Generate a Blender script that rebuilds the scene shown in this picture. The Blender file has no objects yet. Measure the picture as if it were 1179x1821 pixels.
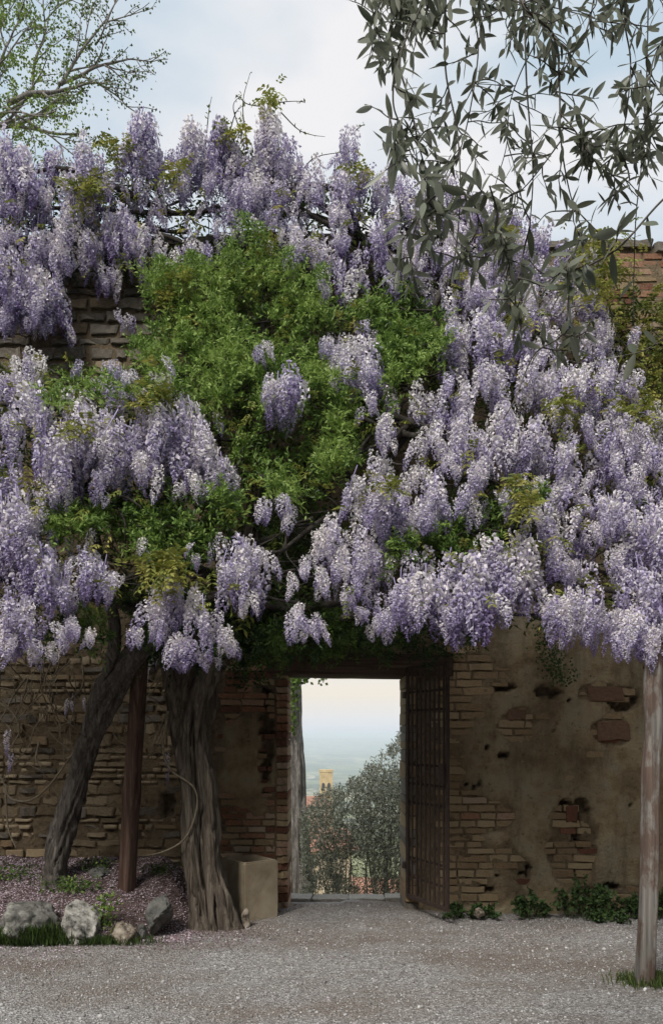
import bpy, bmesh, math, random
import numpy as np
from mathutils import Vector, Matrix

random.seed(7)
RNG = np.random.default_rng(11)
S = bpy.context.scene
COL = S.collection
PI = math.pi

# ------------------------------------------------------------------ camera
F, CX, HY, EYE = 1376.0, 589.5, 1308.0, 1.6          # focal length, centre column, horizon row (in photo pixels), eye height
cam_d = bpy.data.cameras.new('camera')
cam = bpy.data.objects.new('camera', cam_d)
COL.objects.link(cam)
cam.location = (0, 0, EYE)
cam.rotation_euler = (PI / 2, 0, 0)
cam_d.sensor_fit = 'VERTICAL'
cam_d.sensor_height = 24.0
cam_d.lens = 24.0 * F / 1821.0
cam_d.shift_y = (HY - 910.5) / 1821.0
cam_d.clip_start = 0.05
cam_d.clip_end = 40000
S.camera = cam
S.render.resolution_x, S.render.resolution_y = 662, 1024

# ------------------------------------------------------------------ sky, sun, exposure
SUN_ELEV, SUN_AZ = math.radians(47), math.radians(208)    # azimuth measured from +Y towards +X
world = bpy.data.worlds.new('World')
S.world = world
world.use_nodes = True
wn, wl = world.node_tree.nodes, world.node_tree.links
wn.clear()
w_out = wn.new('ShaderNodeOutputWorld')
w_bg = wn.new('ShaderNodeBackground')
w_bg.inputs['Strength'].default_value = 0.093
sky = wn.new('ShaderNodeTexSky')
sky.sky_type = 'NISHITA'
sky.sun_disc = False
sky.sun_elevation = SUN_ELEV
sky.sun_rotation = SUN_AZ
sky.air_density = 1.0
sky.dust_density = 1.5
tc = wn.new('ShaderNodeTexCoord')
sep = wn.new('ShaderNodeSeparateXYZ')
wl.new(tc.outputs['Generated'], sep.inputs[0])
# thin veil of high cloud over the whole sky, denser patches from noise, warmer near the horizon
mp = wn.new('ShaderNodeMapping')
mp.inputs['Scale'].default_value = (1.0, 1.0, 2.1)
mp.inputs['Location'].default_value = (0.3, 0.35, 0.12)
wl.new(tc.outputs['Generated'], mp.inputs[0])
nz = wn.new('ShaderNodeTexNoise')
nz.inputs['Scale'].default_value = 3.2
nz.inputs['Detail'].default_value = 7
nz.inputs['Roughness'].default_value = 0.46
nz.inputs['Distortion'].default_value = 0.15
wl.new(mp.outputs[0], nz.inputs['Vector'])
cr = wn.new('ShaderNodeValToRGB')
cr.color_ramp.elements[0].position = 0.42
cr.color_ramp.elements[0].color = (0.0, 0.0, 0.0, 1)
cr.color_ramp.elements[1].position = 0.62
cr.color_ramp.elements[1].color = (0.97, 0.97, 0.97, 1)
wl.new(nz.outputs['Fac'], cr.inputs[0])
hz = wn.new('ShaderNodeValToRGB')                      # cloud colour by height above the horizon
e = hz.color_ramp.elements
e[0].position = 0.0;  e[0].color = (4.5, 4.9, 5.4, 1)
e[1].position = 0.35; e[1].color = (5.7, 5.65, 5.75, 1)
k = hz.color_ramp.elements.new(0.022); k.color = (5.2, 5.2, 5.3, 1)
k = hz.color_ramp.elements.new(0.055); k.color = (5.9, 5.3, 4.5, 1)
k = hz.color_ramp.elements.new(0.11); k.color = (5.9, 5.6, 5.3, 1)
wl.new(sep.outputs['Z'], hz.inputs[0])
hf = wn.new('ShaderNodeMapRange')                      # veil closes towards the horizon
hf.inputs['From Min'].default_value = 0.02
hf.inputs['From Max'].default_value = 0.45
hf.inputs['To Min'].default_value = 0.95
hf.inputs['To Max'].default_value = 0.0
wl.new(sep.outputs['Z'], hf.inputs['Value'])
mx = wn.new('ShaderNodeMath'); mx.operation = 'MAXIMUM'
wl.new(hf.outputs[0], mx.inputs[0]); wl.new(cr.outputs['Color'], mx.inputs[1])
mix = wn.new('ShaderNodeMixRGB')
wl.new(mx.outputs[0], mix.inputs['Fac'])
veil = wn.new('ShaderNodeMixRGB')                      # even thin veil that pales the blue
veil.inputs['Fac'].default_value = 0.82
veil.inputs['Color2'].default_value = (4.1, 4.9, 5.5, 1)
wl.new(sky.outputs[0], veil.inputs['Color1'])
wl.new(veil.outputs[0], mix.inputs['Color1'])
wl.new(hz.outputs['Color'], mix.inputs['Color2'])
wl.new(mix.outputs[0], w_bg.inputs['Color'])
wl.new(w_bg.outputs[0], w_out.inputs[0])

sun_d = bpy.data.lights.new('sun', 'SUN')
sun = bpy.data.objects.new('sun', sun_d)
COL.objects.link(sun)
sun_d.energy = 2.0
sun_d.angle = math.radians(16)
sun_d.color = (1.0, 0.95, 0.88)
sd = Vector((math.sin(SUN_AZ) * math.cos(SUN_ELEV), math.cos(SUN_AZ) * math.cos(SUN_ELEV), math.sin(SUN_ELEV)))
sun.rotation_euler = sd.to_track_quat('Z', 'Y').to_euler()
sun.location = (0, -5, 15)

S.view_settings.view_transform = 'Standard'
S.view_settings.look = 'None'
S.view_settings.exposure = 0.76
S.view_settings.gamma = 1.0
S.view_settings.use_curve_mapping = False
S.render.engine = 'CYCLES'
S.cycles.volume_bounces = 4

# ------------------------------------------------------------------ helpers
def at(px, py, Y):
    """photo pixel + distance -> point in the place"""
    return Vector(((px - CX) / F * Y, Y, EYE + (HY - py) / F * Y))

def at_np(px, py, Y):
    return np.stack([(px - CX) / F * Y, Y, EYE + (HY - py) / F * Y], axis=-1)

def _hash(i, j, k, s):
    n = (i * 374761393 + j * 668265263 + k * 2147483647 + s * 1274126177) & 0x7fffffff
    n = ((n ^ (n >> 13)) * 1274126177) & 0x7fffffff
    return ((n ^ (n >> 16)) & 0xffff) / 65535.0

def vnoise(x, y, z=0.0, s=0):
    """value noise in 0..1, vectorised"""
    x, y, z = np.broadcast_arrays(np.asarray(x, float), np.asarray(y, float), np.asarray(z, float))
    xi, yi, zi = np.floor(x).astype(np.int64), np.floor(y).astype(np.int64), np.floor(z).astype(np.int64)
    u, v, w = x - xi, y - yi, z - zi
    u, v, w = u * u * (3 - 2 * u), v * v * (3 - 2 * v), w * w * (3 - 2 * w)
    r = 0
    for a in (0, 1):
        for b in (0, 1):
            for c in (0, 1):
                r = r + _hash(xi + a, yi + b, zi + c, s) * (u if a else 1 - u) * (v if b else 1 - v) * (w if c else 1 - w)
    return r

def fbm(x, y, z=0.0, s=0, o=4):
    t, a, r = 0, 0.5, 0
    for q in range(o):
        r = r + a * vnoise(np.asarray(x) * 2 ** q, np.asarray(y) * 2 ** q, np.asarray(z) * 2 ** q, s + q)
        t += a; a *= 0.5
    return r / t

def new_mesh(name, V, polys, attrs=None, smooth=False):
    """V (n,3); polys = list of (m,k) index arrays"""
    me = bpy.data.meshes.new(name)
    V = np.asarray(V, np.float32)
    me.vertices.add(len(V))
    me.vertices.foreach_set('co', V.ravel())
    polys = [np.asarray(p, np.int32) for p in polys if len(p)]
    loops = np.concatenate([p.ravel() for p in polys])
    counts = np.concatenate([np.full(len(p), p.shape[1], np.int32) for p in polys])
    starts = np.concatenate([[0], np.cumsum(counts)[:-1]]).astype(np.int32)
    me.loops.add(len(loops))
    me.loops.foreach_set('vertex_index', loops)
    me.polygons.add(len(counts))
    me.polygons.foreach_set('loop_start', starts)
    me.polygons.foreach_set('loop_total', counts)
    if smooth:
        me.polygons.foreach_set('use_smooth', np.ones(len(counts), bool))
    if attrs:
        for an, av in attrs.items():
            a = me.attributes.new(an, 'FLOAT', 'POINT')
            a.data.foreach_set('value', np.asarray(av, np.float32))
    me.update(calc_edges=True)
    return me

def link(name, me, mat=None, parent=None, loc=(0, 0, 0)):
    o = bpy.data.objects.new(name, me)
    COL.objects.link(o)
    if mat is not None and not me.materials:
        me.materials.append(mat)
    o.location = loc
    if parent is not None:
        o.parent = parent
    return o

def thing(name, label, cat, loc=(0, 0, 0), group=None):
    o = bpy.data.objects.new(name, None)
    COL.objects.link(o)
    o.empty_display_size = 0.2
    o.location = loc
    o['label'] = label; o['category'] = cat
    if group: o['group'] = group
    return o

def tag(o, label, cat, group=None):
    o['label'] = label; o['category'] = cat
    if group: o['group'] = group
    return o

class MB:
    """collects vertices and faces for one mesh"""
    def __init__(self):
        self.V, self.P, self.A, self.n = [], {}, {}, 0
    def add(self, V, F_, **at_):
        V = np.asarray(V, float)
        F_ = np.asarray(F_)
        self.P.setdefault(F_.shape[1], []).append(F_ + self.n)
        self.V.append(V)
        for k_, v_ in at_.items():
            self.A.setdefault(k_, []).append(np.broadcast_to(np.asarray(v_, float), (len(V),)))
        self.n += len(V)
    def mesh(self, name, smooth=False, origin=(0, 0, 0)):
        V = np.concatenate(self.V) - np.asarray(origin, float)
        return new_mesh(name, V, [np.concatenate(p) for p in self.P.values()],
                        {k_: np.concatenate(v_) for k_, v_ in self.A.items()}, smooth)
    def build(self, name, mat, parent=None, smooth=False, origin=(0, 0, 0)):
        if parent is not None and tuple(origin) == (0, 0, 0):
            origin = tuple(parent.location)
        me = self.mesh(name, smooth, origin)
        return link(name, me, mat, parent, (0, 0, 0) if parent is not None else origin)

BOXF = np.array([[0, 1, 3, 2], [4, 6, 7, 5], [0, 4, 5, 1], [2, 3, 7, 6], [0, 2, 6, 4], [1, 5, 7, 3]])
def box_v(x0, x1, y0, y1, z0, z1):
    return np.array([[x, y, z] for x in (x0, x1) for y in (y0, y1) for z in (z0, z1)], float)

def smooth_path(P, n):
    """Catmull-Rom through the control points"""
    P = np.asarray(P, float)
    Q = np.vstack([2 * P[0] - P[1], P, 2 * P[-1] - P[-2]])
    m = len(P) - 1
    t = np.linspace(0, m - 1e-6, n)
    i = t.astype(int); f = (t - i)[:, None]
    p0, p1, p2, p3 = Q[i], Q[i + 1], Q[i + 2], Q[i + 3]
    return 0.5 * (2 * p1 + (p2 - p0) * f + (2 * p0 - 5 * p1 + 4 * p2 - p3) * f ** 2 + (3 * p1 - p0 - 3 * p2 + p3) * f ** 3)

def tube(mb, P, R, sides=6, shape=None, **attrs):
    """tube along points P with radii R; shape(i, ang) may modify the radius"""
    P = np.asarray(P, float); R = np.broadcast_to(np.asarray(R, float), (len(P),))
    T = np.gradient(P, axis=0)
    T /= np.linalg.norm(T, axis=1)[:, None] + 1e-9
    ref = np.array([0.0, 1.0, 0.0]) if abs(T[0][1]) < 0.9 else np.array([1.0, 0, 0])
    V = []
    ang = np.arange(sides) * 2 * PI / sides
    for i in range(len(P)):
        u = np.cross(T[i], ref); u /= np.linalg.norm(u) + 1e-9
        ref = np.cross(u, T[i])
        r = R[i] * (shape(i, ang) if shape else 1.0)
        V.append(P[i] + (np.cos(ang) * r)[:, None] * u + (np.sin(ang) * r)[:, None] * ref)
    V = np.concatenate(V)
    n = len(P)
    i0 = (np.arange(n - 1) * sides)[:, None] + np.arange(sides)
    i1 = (np.arange(n - 1) * sides)[:, None] + (np.arange(sides) + 1) % sides
    Fq = np.stack([i0, i1, i1 + sides, i0 + sides], -1).reshape(-1, 4)
    b = mb.n
    mb.add(V, Fq, **attrs)
    c = np.vstack([P[0], P[-1]])
    base = mb.n
    k_ = np.arange(sides)
    caps = np.concatenate([np.stack([np.full(sides, base), b + (k_ + 1) % sides, b + k_], -1),
                           np.stack([np.full(sides, base + 1), b + (n - 1) * sides + k_, b + (n - 1) * sides + (k_ + 1) % sides], -1)])
    mb.V.append(c); mb.P.setdefault(3, []).append(caps); mb.n += 2
    for k2, v2 in attrs.items():
        mb.A[k2].append(np.broadcast_to(np.asarray(v2, float), (2,)))

def unit(v):
    return v / (np.linalg.norm(v, axis=-1, keepdims=True) + 1e-9)

def leaves(mb, P, D, N, L, W, tone, fold=0.18):
    """folded lozenge leaves: P base, D direction, N normal (arrays)"""
    D = unit(D); Sd = unit(np.cross(D, N)); N = np.cross(Sd, D)
    L = L[:, None]; W = W[:, None]
    b = P; t = P + D * L - N * L * 0.12
    m = P + D * L * 0.48
    l = m + Sd * W * 0.5 + N * W * fold
    r = m - Sd * W * 0.5 + N * W * fold
    V = np.stack([b, l, t, r], 1).reshape(-1, 3)
    n = len(P)
    i = np.arange(n)[:, None] * 4
    Fc = np.concatenate([i + np.array([[0, 2, 1]]), i + np.array([[0, 3, 2]])])
    mb.add(V, Fc, tone=np.repeat(tone, 4))

def rand_dirs(n, zb=0.0):
    d = RNG.normal(size=(n, 3)); d[:, 2] += zb
    return unit(d)

# ------------------------------------------------------------------ materials
def mat_new(name):
    m = bpy.data.materials.new(name)
    m.use_nodes = True
    nt = m.node_tree
    b = nt.nodes['Principled BSDF']
    return m, nt.nodes, nt.links, b

def ramp(N, L, src, stops):
    r = N.new('ShaderNodeValToRGB')
    el = r.color_ramp.elements
    el[0].position, el[0].color = stops[0][0], (*stops[0][1], 1)
    el[1].position, el[1].color = stops[-1][0], (*stops[-1][1], 1)
    for p, c in stops[1:-1]:
        q = el.new(p); q.color = (*c, 1)
    L.new(src, r.inputs[0])
    return r.outputs[0]

def noise(N, L, scale, detail=5, rough=0.6, vec=None, stretch=None, coord='Object', dist=0.0):
    t = N.new('ShaderNodeTexCoord')
    src = t.outputs[coord] if vec is None else vec
    if stretch:
        mp_ = N.new('ShaderNodeMapping')
        mp_.inputs['Scale'].default_value = stretch
        L.new(src, mp_.inputs[0]); src = mp_.outputs[0]
    n_ = N.new('ShaderNodeTexNoise')
    n_.inputs['Scale'].default_value = scale
    n_.inputs['Detail'].default_value = detail
    n_.inputs['Roughness'].default_value = rough
    n_.inputs['Distortion'].default_value = dist
    L.new(src, n_.inputs['Vector'])
    return n_.outputs['Fac']

def bump(N, L, b, h, strength=0.5, dist=0.02):
    bp = N.new('ShaderNodeBump')
    bp.inputs['Strength'].default_value = strength
    bp.inputs['Distance'].default_value = dist
    L.new(h, bp.inputs['Height'])
    L.new(bp.outputs[0], b.inputs['Normal'])

def mixc(N, L, f, a, c, mode='MIX'):
    m_ = N.new('ShaderNodeMixRGB'); m_.blend_type = mode
    if isinstance(f, (int, float)): m_.inputs[0].default_value = f
    else: L.new(f, m_.inputs[0])
    for i_, v_ in ((1, a), (2, c)):
        if isinstance(v_, tuple): m_.inputs[i_].default_value = (*v_, 1)
        else: L.new(v_, m_.inputs[i_])
    return m_.outputs[0]

def math_(N, L, op, a, c):
    m_ = N.new('ShaderNodeMath'); m_.operation = op
    for i_, v_ in ((0, a), (1, c)):
        if isinstance(v_, (int, float)): m_.inputs[i_].default_value = v_
        else: L.new(v_, m_.inputs[i_])
    return m_.outputs[0]

def leafy(name, stops, trans=0.3, rough=0.55, objrand=0.0, spec=0.3):
    """leaf or petal: colour ramp over the per-leaf 'tone', part of the light passes through"""
    m, N, L, b = mat_new(name)
    a = N.new('ShaderNodeAttribute'); a.attribute_name = 'tone'
    src = a.outputs['Fac']
    if objrand:
        oi = N.new('ShaderNodeObjectInfo')
        r_ = math_(N, L, 'MULTIPLY', math_(N, L, 'SUBTRACT', oi.outputs['Random'], 0.5), objrand)
        src = math_(N, L, 'ADD', src, r_)
    c = ramp(N, L, src, stops)
    L.new(c, b.inputs['Base Color'])
    b.inputs['Roughness'].default_value = rough
    b.inputs['Specular IOR Level'].default_value = spec
    tr = N.new('ShaderNodeBsdfTranslucent')
    L.new(c, tr.inputs['Color'])
    ms = N.new('ShaderNodeMixShader'); ms.inputs[0].default_value = trans
    L.new(b.outputs[0], ms.inputs[1]); L.new(tr.outputs[0], ms.inputs[2])
    L.new(ms.outputs[0], N['Material Output'].inputs['Surface'])
    return m

def stone_mat(name, stops, scale=9, bmp=0.5, objrand=0.35, stretch=None, rough=0.9):
    m, N, L, b = mat_new(name)
    f = noise(N, L, scale, 6, 0.65, stretch=stretch)
    if objrand:
        oi = N.new('ShaderNodeObjectInfo')
        f2 = math_(N, L, 'ADD', f, math_(N, L, 'MULTIPLY', math_(N, L, 'SUBTRACT', oi.outputs['Random'], 0.5), objrand))
    else:
        f2 = f
    L.new(ramp(N, L, f2, stops), b.inputs['Base Color'])
    b.inputs['Roughness'].default_value = rough
    b.inputs['Specular IOR Level'].default_value = 0.15
    bump(N, L, b, noise(N, L, scale * 3, 6, 0.7, stretch=stretch), bmp, 0.015)
    return m

M = {}
M['petal'] = leafy('wisteria_petal', [(0.0, (0.84, 0.80, 0.79)), (0.25, (0.77, 0.72, 0.80)), (0.45, (0.60, 0.555, 0.715)),
                                      (0.68, (0.39, 0.335, 0.54)), (1.0, (0.20, 0.145, 0.31))], 0.22, 0.6, 0.45)
M['wleaf'] = leafy('wisteria_leaf', [(0.0, (0.025, 0.045, 0.012)), (0.5, (0.08, 0.11, 0.024)), (0.8, (0.23, 0.26, 0.05)), (1.0, (0.38, 0.35, 0.09))], 0.35)
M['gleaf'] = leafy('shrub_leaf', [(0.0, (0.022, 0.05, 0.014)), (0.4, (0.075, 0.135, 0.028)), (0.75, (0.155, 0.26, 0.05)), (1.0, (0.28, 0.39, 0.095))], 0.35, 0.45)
M['oleaf'] = leafy('olive_leaf', [(0.0, (0.04, 0.05, 0.03)), (0.4, (0.105, 0.125, 0.08)), (0.75, (0.23, 0.25, 0.185)), (1.0, (0.42, 0.44, 0.36))], 0.3, 0.42, 0.5, 0.45)
def two_sided(m, amount):
    """olive leaves are silvery underneath: shift the tone on the back of the blade"""
    N, L = m.node_tree.nodes, m.node_tree.links
    r_ = next(n_ for n_ in N if n_.type == 'VALTORGB')
    src = r_.inputs[0].links[0].from_socket
    g_ = N.new('ShaderNodeNewGeometry')
    L.new(math_(N, L, 'ADD', src, math_(N, L, 'MULTIPLY', math_(N, L, 'SUBTRACT', g_.outputs['Backfacing'], 0.5), amount)), r_.inputs[0])
two_sided(M['oleaf'], 0.35)
M['obush'] = leafy('olive_shrub_leaf', [(0.0, (0.06, 0.068, 0.048)), (0.5, (0.17, 0.18, 0.135)), (1.0, (0.46, 0.46, 0.39))], 0.3, 0.5)
M['tleaf'] = leafy('tree_leaf', [(0.0, (0.05, 0.065, 0.02)), (0.5, (0.13, 0.19, 0.035)), (1.0, (0.26, 0.36, 0.06))], 0.4)
M['ivy'] = leafy('ivy_leaf', [(0.0, (0.03, 0.06, 0.012)), (1.0, (0.14, 0.22, 0.035))], 0.3)
M['grass'] = leafy('grass_blade', [(0.0, (0.03, 0.06, 0.015)), (0.7, (0.08, 0.13, 0.03)), (1.0, (0.20, 0.21, 0.09))], 0.3)
M['fallen'] = leafy('fallen_petal', [(0.0, (0.10, 0.06, 0.05)), (0.45, (0.34, 0.24, 0.28)), (1.0, (0.66, 0.58, 0.64))], 0.1, 0.8)
M['weed'] = leafy('weed_leaf', [(0.0, (0.025, 0.05, 0.018)), (1.0, (0.10, 0.17, 0.05))], 0.25)

def bark_mat(name, c0, c1, c2, sc=(14, 14, 1.6), b_=0.9):
    m, N, L, b = mat_new(name)
    f = noise(N, L, 1.0, 7, 0.68, stretch=sc, dist=0.6)
    L.new(ramp(N, L, f, [(0.28, c0), (0.52, c1), (0.75, c2)]), b.inputs['Base Color'])
    b.inputs['Roughness'].default_value = 0.92
    b.inputs['Specular IOR Level'].default_value = 0.1
    bump(N, L, b, noise(N, L, 1.0, 7, 0.7, stretch=tuple(v * 2 for v in sc), dist=0.8), b_, 0.03)
    return m

M['bark'] = bark_mat('grey_bark', (0.035, 0.03, 0.026), (0.135, 0.12, 0.105), (0.28, 0.26, 0.235), (30, 30, 2.4), 1.0)
M['bark_thick'] = bark_mat('gnarled_bark', (0.03, 0.024, 0.018), (0.15, 0.125, 0.10), (0.30, 0.26, 0.21), (26, 26, 1.8), 1.0)
M['stem'] = bark_mat('vine_stem', (0.025, 0.022, 0.018), (0.06, 0.053, 0.046), (0.11, 0.10, 0.087), (20, 20, 20), 0.4)
M['dry'] = bark_mat('dry_stem', (0.10, 0.085, 0.06), (0.20, 0.17, 0.125), (0.30, 0.26, 0.20), (20, 20, 20), 0.3)
M['twig'] = bark_mat('olive_twig', (0.05, 0.045, 0.04), (0.12, 0.11, 0.095), (0.2, 0.185, 0.16), (40, 40, 40), 0.3)
M['pine'] = bark_mat('fissured_bark', (0.06, 0.054, 0.05), (0.25, 0.23, 0.21), (0.42, 0.39, 0.365), (22, 22, 7), 1.0)
M['redwood'] = bark_mat('reddish_post_wood', (0.03, 0.018, 0.015), (0.11, 0.068, 0.052), (0.22, 0.16, 0.13), (30, 30, 1.3), 0.6)
def post_material():
    m, N, L, b = mat_new('weathered_post_wood')
    f = noise(N, L, 1.0, 7, 0.66, stretch=(26, 26, 1.0), dist=0.4)
    grey = ramp(N, L, f, [(0.3, (0.07, 0.062, 0.055)), (0.5, (0.20, 0.185, 0.165)), (0.75, (0.34, 0.32, 0.295))])
    rem = ramp(N, L, f, [(0.3, (0.06, 0.04, 0.03)), (0.75, (0.20, 0.14, 0.11))])
    patch = ramp(N, L, noise(N, L, 1.0, 6, 0.7, stretch=(7, 7, 2.6)), [(0.46, (0, 0, 0)), (0.54, (1, 1, 1))])
    L.new(mixc(N, L, patch, grey, rem), b.inputs['Base Color'])
    b.inputs['Roughness'].default_value = 0.9
    bump(N, L, b, f, 0.8, 0.02)
    return m
M['post'] = post_material()
M['stone_tan'] = stone_mat('tan_wall_stone', [(0.2, (0.13, 0.098, 0.062)), (0.5, (0.235, 0.185, 0.12)), (0.8, (0.35, 0.285, 0.195))], 8, 0.8, 0.5)
M['stone_grey'] = stone_mat('grey_wall_stone', [(0.2, (0.08, 0.068, 0.054)), (0.5, (0.165, 0.145, 0.118)), (0.8, (0.27, 0.24, 0.20))], 7, 0.7, 0.4)
M['brick_red'] = stone_mat('red_brick', [(0.2, (0.13, 0.06, 0.04)), (0.45, (0.25, 0.125, 0.075)), (0.65, (0.33, 0.21, 0.14)), (0.85, (0.38, 0.31, 0.24))], 9, 0.6, 0.75)
M['brick_tan'] = stone_mat('tan_brick', [(0.2, (0.20, 0.13, 0.075)), (0.5, (0.30, 0.225, 0.135)), (0.8, (0.39, 0.31, 0.195))], 9, 0.7, 0.4)
M['cap_stone'] = stone_mat('coping_stone', [(0.2, (0.10, 0.09, 0.075)), (0.8, (0.28, 0.25, 0.21))], 9, 0.7, 0.3)
M['brick_dark'] = stone_mat('dark_weathered_brick', [(0.25, (0.085, 0.05, 0.035)), (0.75, (0.20, 0.125, 0.085))], 9, 0.7, 0.2)
M['rock'] = stone_mat('limestone_rock', [(0.36, (0.045, 0.045, 0.04)), (0.46, (0.24, 0.232, 0.21)), (0.62, (0.50, 0.48, 0.44))], 13, 1.0, 0.0)
M['rock_mid'] = stone_mat('grey_lichen_rock', [(0.33, (0.06, 0.06, 0.052)), (0.5, (0.18, 0.178, 0.16)), (0.68, (0.38, 0.37, 0.34))], 10, 1.0, 0.0)
M['rock_pale'] = stone_mat('pale_pitted_rock', [(0.36, (0.05, 0.038, 0.03)), (0.48, (0.25, 0.21, 0.165)), (0.7, (0.48, 0.43, 0.36))], 14, 1.0, 0.0)
M['rock_dark'] = stone_mat('dark_mossy_rock', [(0.3, (0.055, 0.055, 0.05)), (0.5, (0.12, 0.12, 0.11)), (0.75, (0.22, 0.22, 0.20))], 8, 0.8, 0.0)
M['trough'] = stone_mat('trough_stone', [(0.25, (0.20, 0.155, 0.10)), (0.5, (0.34, 0.285, 0.205)), (0.75, (0.44, 0.385, 0.29))], 3.0, 0.25, 0.0)
M['threshold'] = stone_mat('threshold_stone', [(0.3, (0.22, 0.205, 0.18)), (0.7, (0.42, 0.40, 0.36))], 9, 0.5, 0.2)
M['lintel'] = bark_mat('lintel_wood', (0.03, 0.02, 0.015), (0.09, 0.06, 0.045), (0.15, 0.11, 0.085), (1.5, 25, 25), 0.6)

def iron_mat():
    m, N, L, b = mat_new('rusty_iron')
    f = noise(N, L, 30, 6, 0.7)
    L.new(ramp(N, L, f, [(0.3, (0.018, 0.013, 0.011)), (0.55, (0.045, 0.027, 0.02)), (0.8, (0.10, 0.06, 0.042))]), b.inputs['Base Color'])
    b.inputs['Metallic'].default_value = 0.25
    b.inputs['Roughness'].default_value = 0.75
    bump(N, L, b, f, 0.3, 0.004)
    return m
M['iron'] = iron_mat()

def plaster_mat():
    """mortar and old render: 'render' attribute says how thick the render is; stains and patches on top"""
    m, N, L, b = mat_new('mortar_and_render')
    a = N.new('ShaderNodeAttribute'); a.attribute_name = 'render'
    f = noise(N, L, 3.2, 8, 0.68)
    f2 = noise(N, L, 22, 5, 0.7)
    rend = ramp(N, L, f, [(0.30, (0.17, 0.115, 0.065)), (0.43, (0.30, 0.23, 0.14)), (0.53, (0.38, 0.315, 0.205)), (0.62, (0.35, 0.305, 0.215)), (0.74, (0.48, 0.43, 0.32))])
    mort = ramp(N, L, f2, [(0.3, (0.10, 0.075, 0.048)), (0.7, (0.24, 0.185, 0.12))])
    base = mixc(N, L, a.outputs['Fac'], mort, rend)
    grime = ramp(N, L, noise(N, L, 2.2, 6, 0.7, stretch=(2.2, 1, 0.55)), [(0.5, (0, 0, 0)), (0.68, (0.6, 0.6, 0.6))])
    base = mixc(N, L, grime, base, (0.12, 0.095, 0.06))
    spk = ramp(N, L, f2, [(0.26, (0.45, 0.4, 0.35)), (0.42, (1, 1, 1))])
    base = mixc(N, L, 1.0, base, spk, 'MULTIPLY')
    L.new(base, b.inputs['Base Color'])
    b.inputs['Roughness'].default_value = 0.95
    b.inputs['Specular IOR Level'].default_value = 0.1
    bump(N, L, b, noise(N, L, 20, 9, 0.75), 1.0, 0.04)
    return m
M['plaster'] = plaster_mat()

def gravel_mat():
    m, N, L, b = mat_new('gravel')
    vo = N.new('ShaderNodeTexVoronoi'); vo.inputs['Scale'].default_value = 75
    t = N.new('ShaderNodeTexCoord'); L.new(t.outputs['Object'], vo.inputs['Vector'])
    sp = N.new('ShaderNodeSeparateColor'); L.new(vo.outputs['Color'], sp.inputs[0])
    grain = ramp(N, L, sp.outputs[0], [(0.0, (0.18, 0.17, 0.16)), (0.5, (0.33, 0.32, 0.31)), (0.88, (0.48, 0.47, 0.46)), (1.0, (0.70, 0.69, 0.68))])
    dust = noise(N, L, 0.8, 7, 0.66, stretch=(0.7, 1.3, 1))
    base = mixc(N, L, ramp(N, L, dust, [(0.40, (0, 0, 0)), (0.60, (0.8, 0.8, 0.8))]), grain, (0.205, 0.168, 0.14))
    L.new(base, b.inputs['Base Color'])
    b.inputs['Roughness'].default_value = 0.95
    b.inputs['Specular IOR Level'].default_value = 0.1
    bump(N, L, b, vo.outputs['Distance'], 1.0, 0.015)
    return m
M['gravel'] = gravel_mat()
M['pebble'] = leafy('pebble_stone', [(0.0, (0.15, 0.135, 0.125)), (0.55, (0.34, 0.33, 0.32)), (0.9, (0.50, 0.49, 0.48)), (1.0, (0.74, 0.73, 0.72))], 0.0, 0.9, 0.0, 0.15)

def soil_mat():
    m, N, L, b = mat_new('bed_soil')
    f = noise(N, L, 14, 8, 0.75)
    L.new(ramp(N, L, f, [(0.35, (0.06, 0.042, 0.035)), (0.55, (0.14, 0.105, 0.095)), (0.7, (0.27, 0.215, 0.22))]), b.inputs['Base Color'])
    b.inputs['Roughness'].default_value = 1.0
    b.inputs['Specular IOR Level'].default_value = 0.05
    bump(N, L, b, noise(N, L, 40, 6, 0.7), 0.9, 0.03)
    return m
M['soil'] = soil_mat()

def field_mat():
    m, N, L, b = mat_new('valley_fields')
    vo = N.new('ShaderNodeTexVoronoi'); vo.inputs['Scale'].default_value = 0.006
    t = N.new('ShaderNodeTexCoord')
    mp_ = N.new('ShaderNodeMapping'); mp_.inputs['Scale'].default_value = (1, 0.45, 1)
    L.new(t.outputs['Object'], mp_.inputs[0]); L.new(mp_.outputs[0], vo.inputs['Vector'])
    sp = N.new('ShaderNodeSeparateColor'); L.new(vo.outputs['Color'], sp.inputs[0])
    c = ramp(N, L, sp.outputs[0], [(0.0, (0.035, 0.06, 0.03)), (0.35, (0.09, 0.13, 0.05)), (0.7, (0.20, 0.22, 0.10)), (1.0, (0.38, 0.33, 0.22))])
    c = mixc(N, L, ramp(N, L, noise(N, L, 0.012, 6, 0.7), [(0.50, (0, 0, 0)), (0.56, (1, 1, 1))]), c, (0.025, 0.04, 0.022))
    L.new(c, b.inputs['Base Color'])
    b.inputs['Roughness'].default_value = 1.0
    return m
M['field'] = field_mat()

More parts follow.
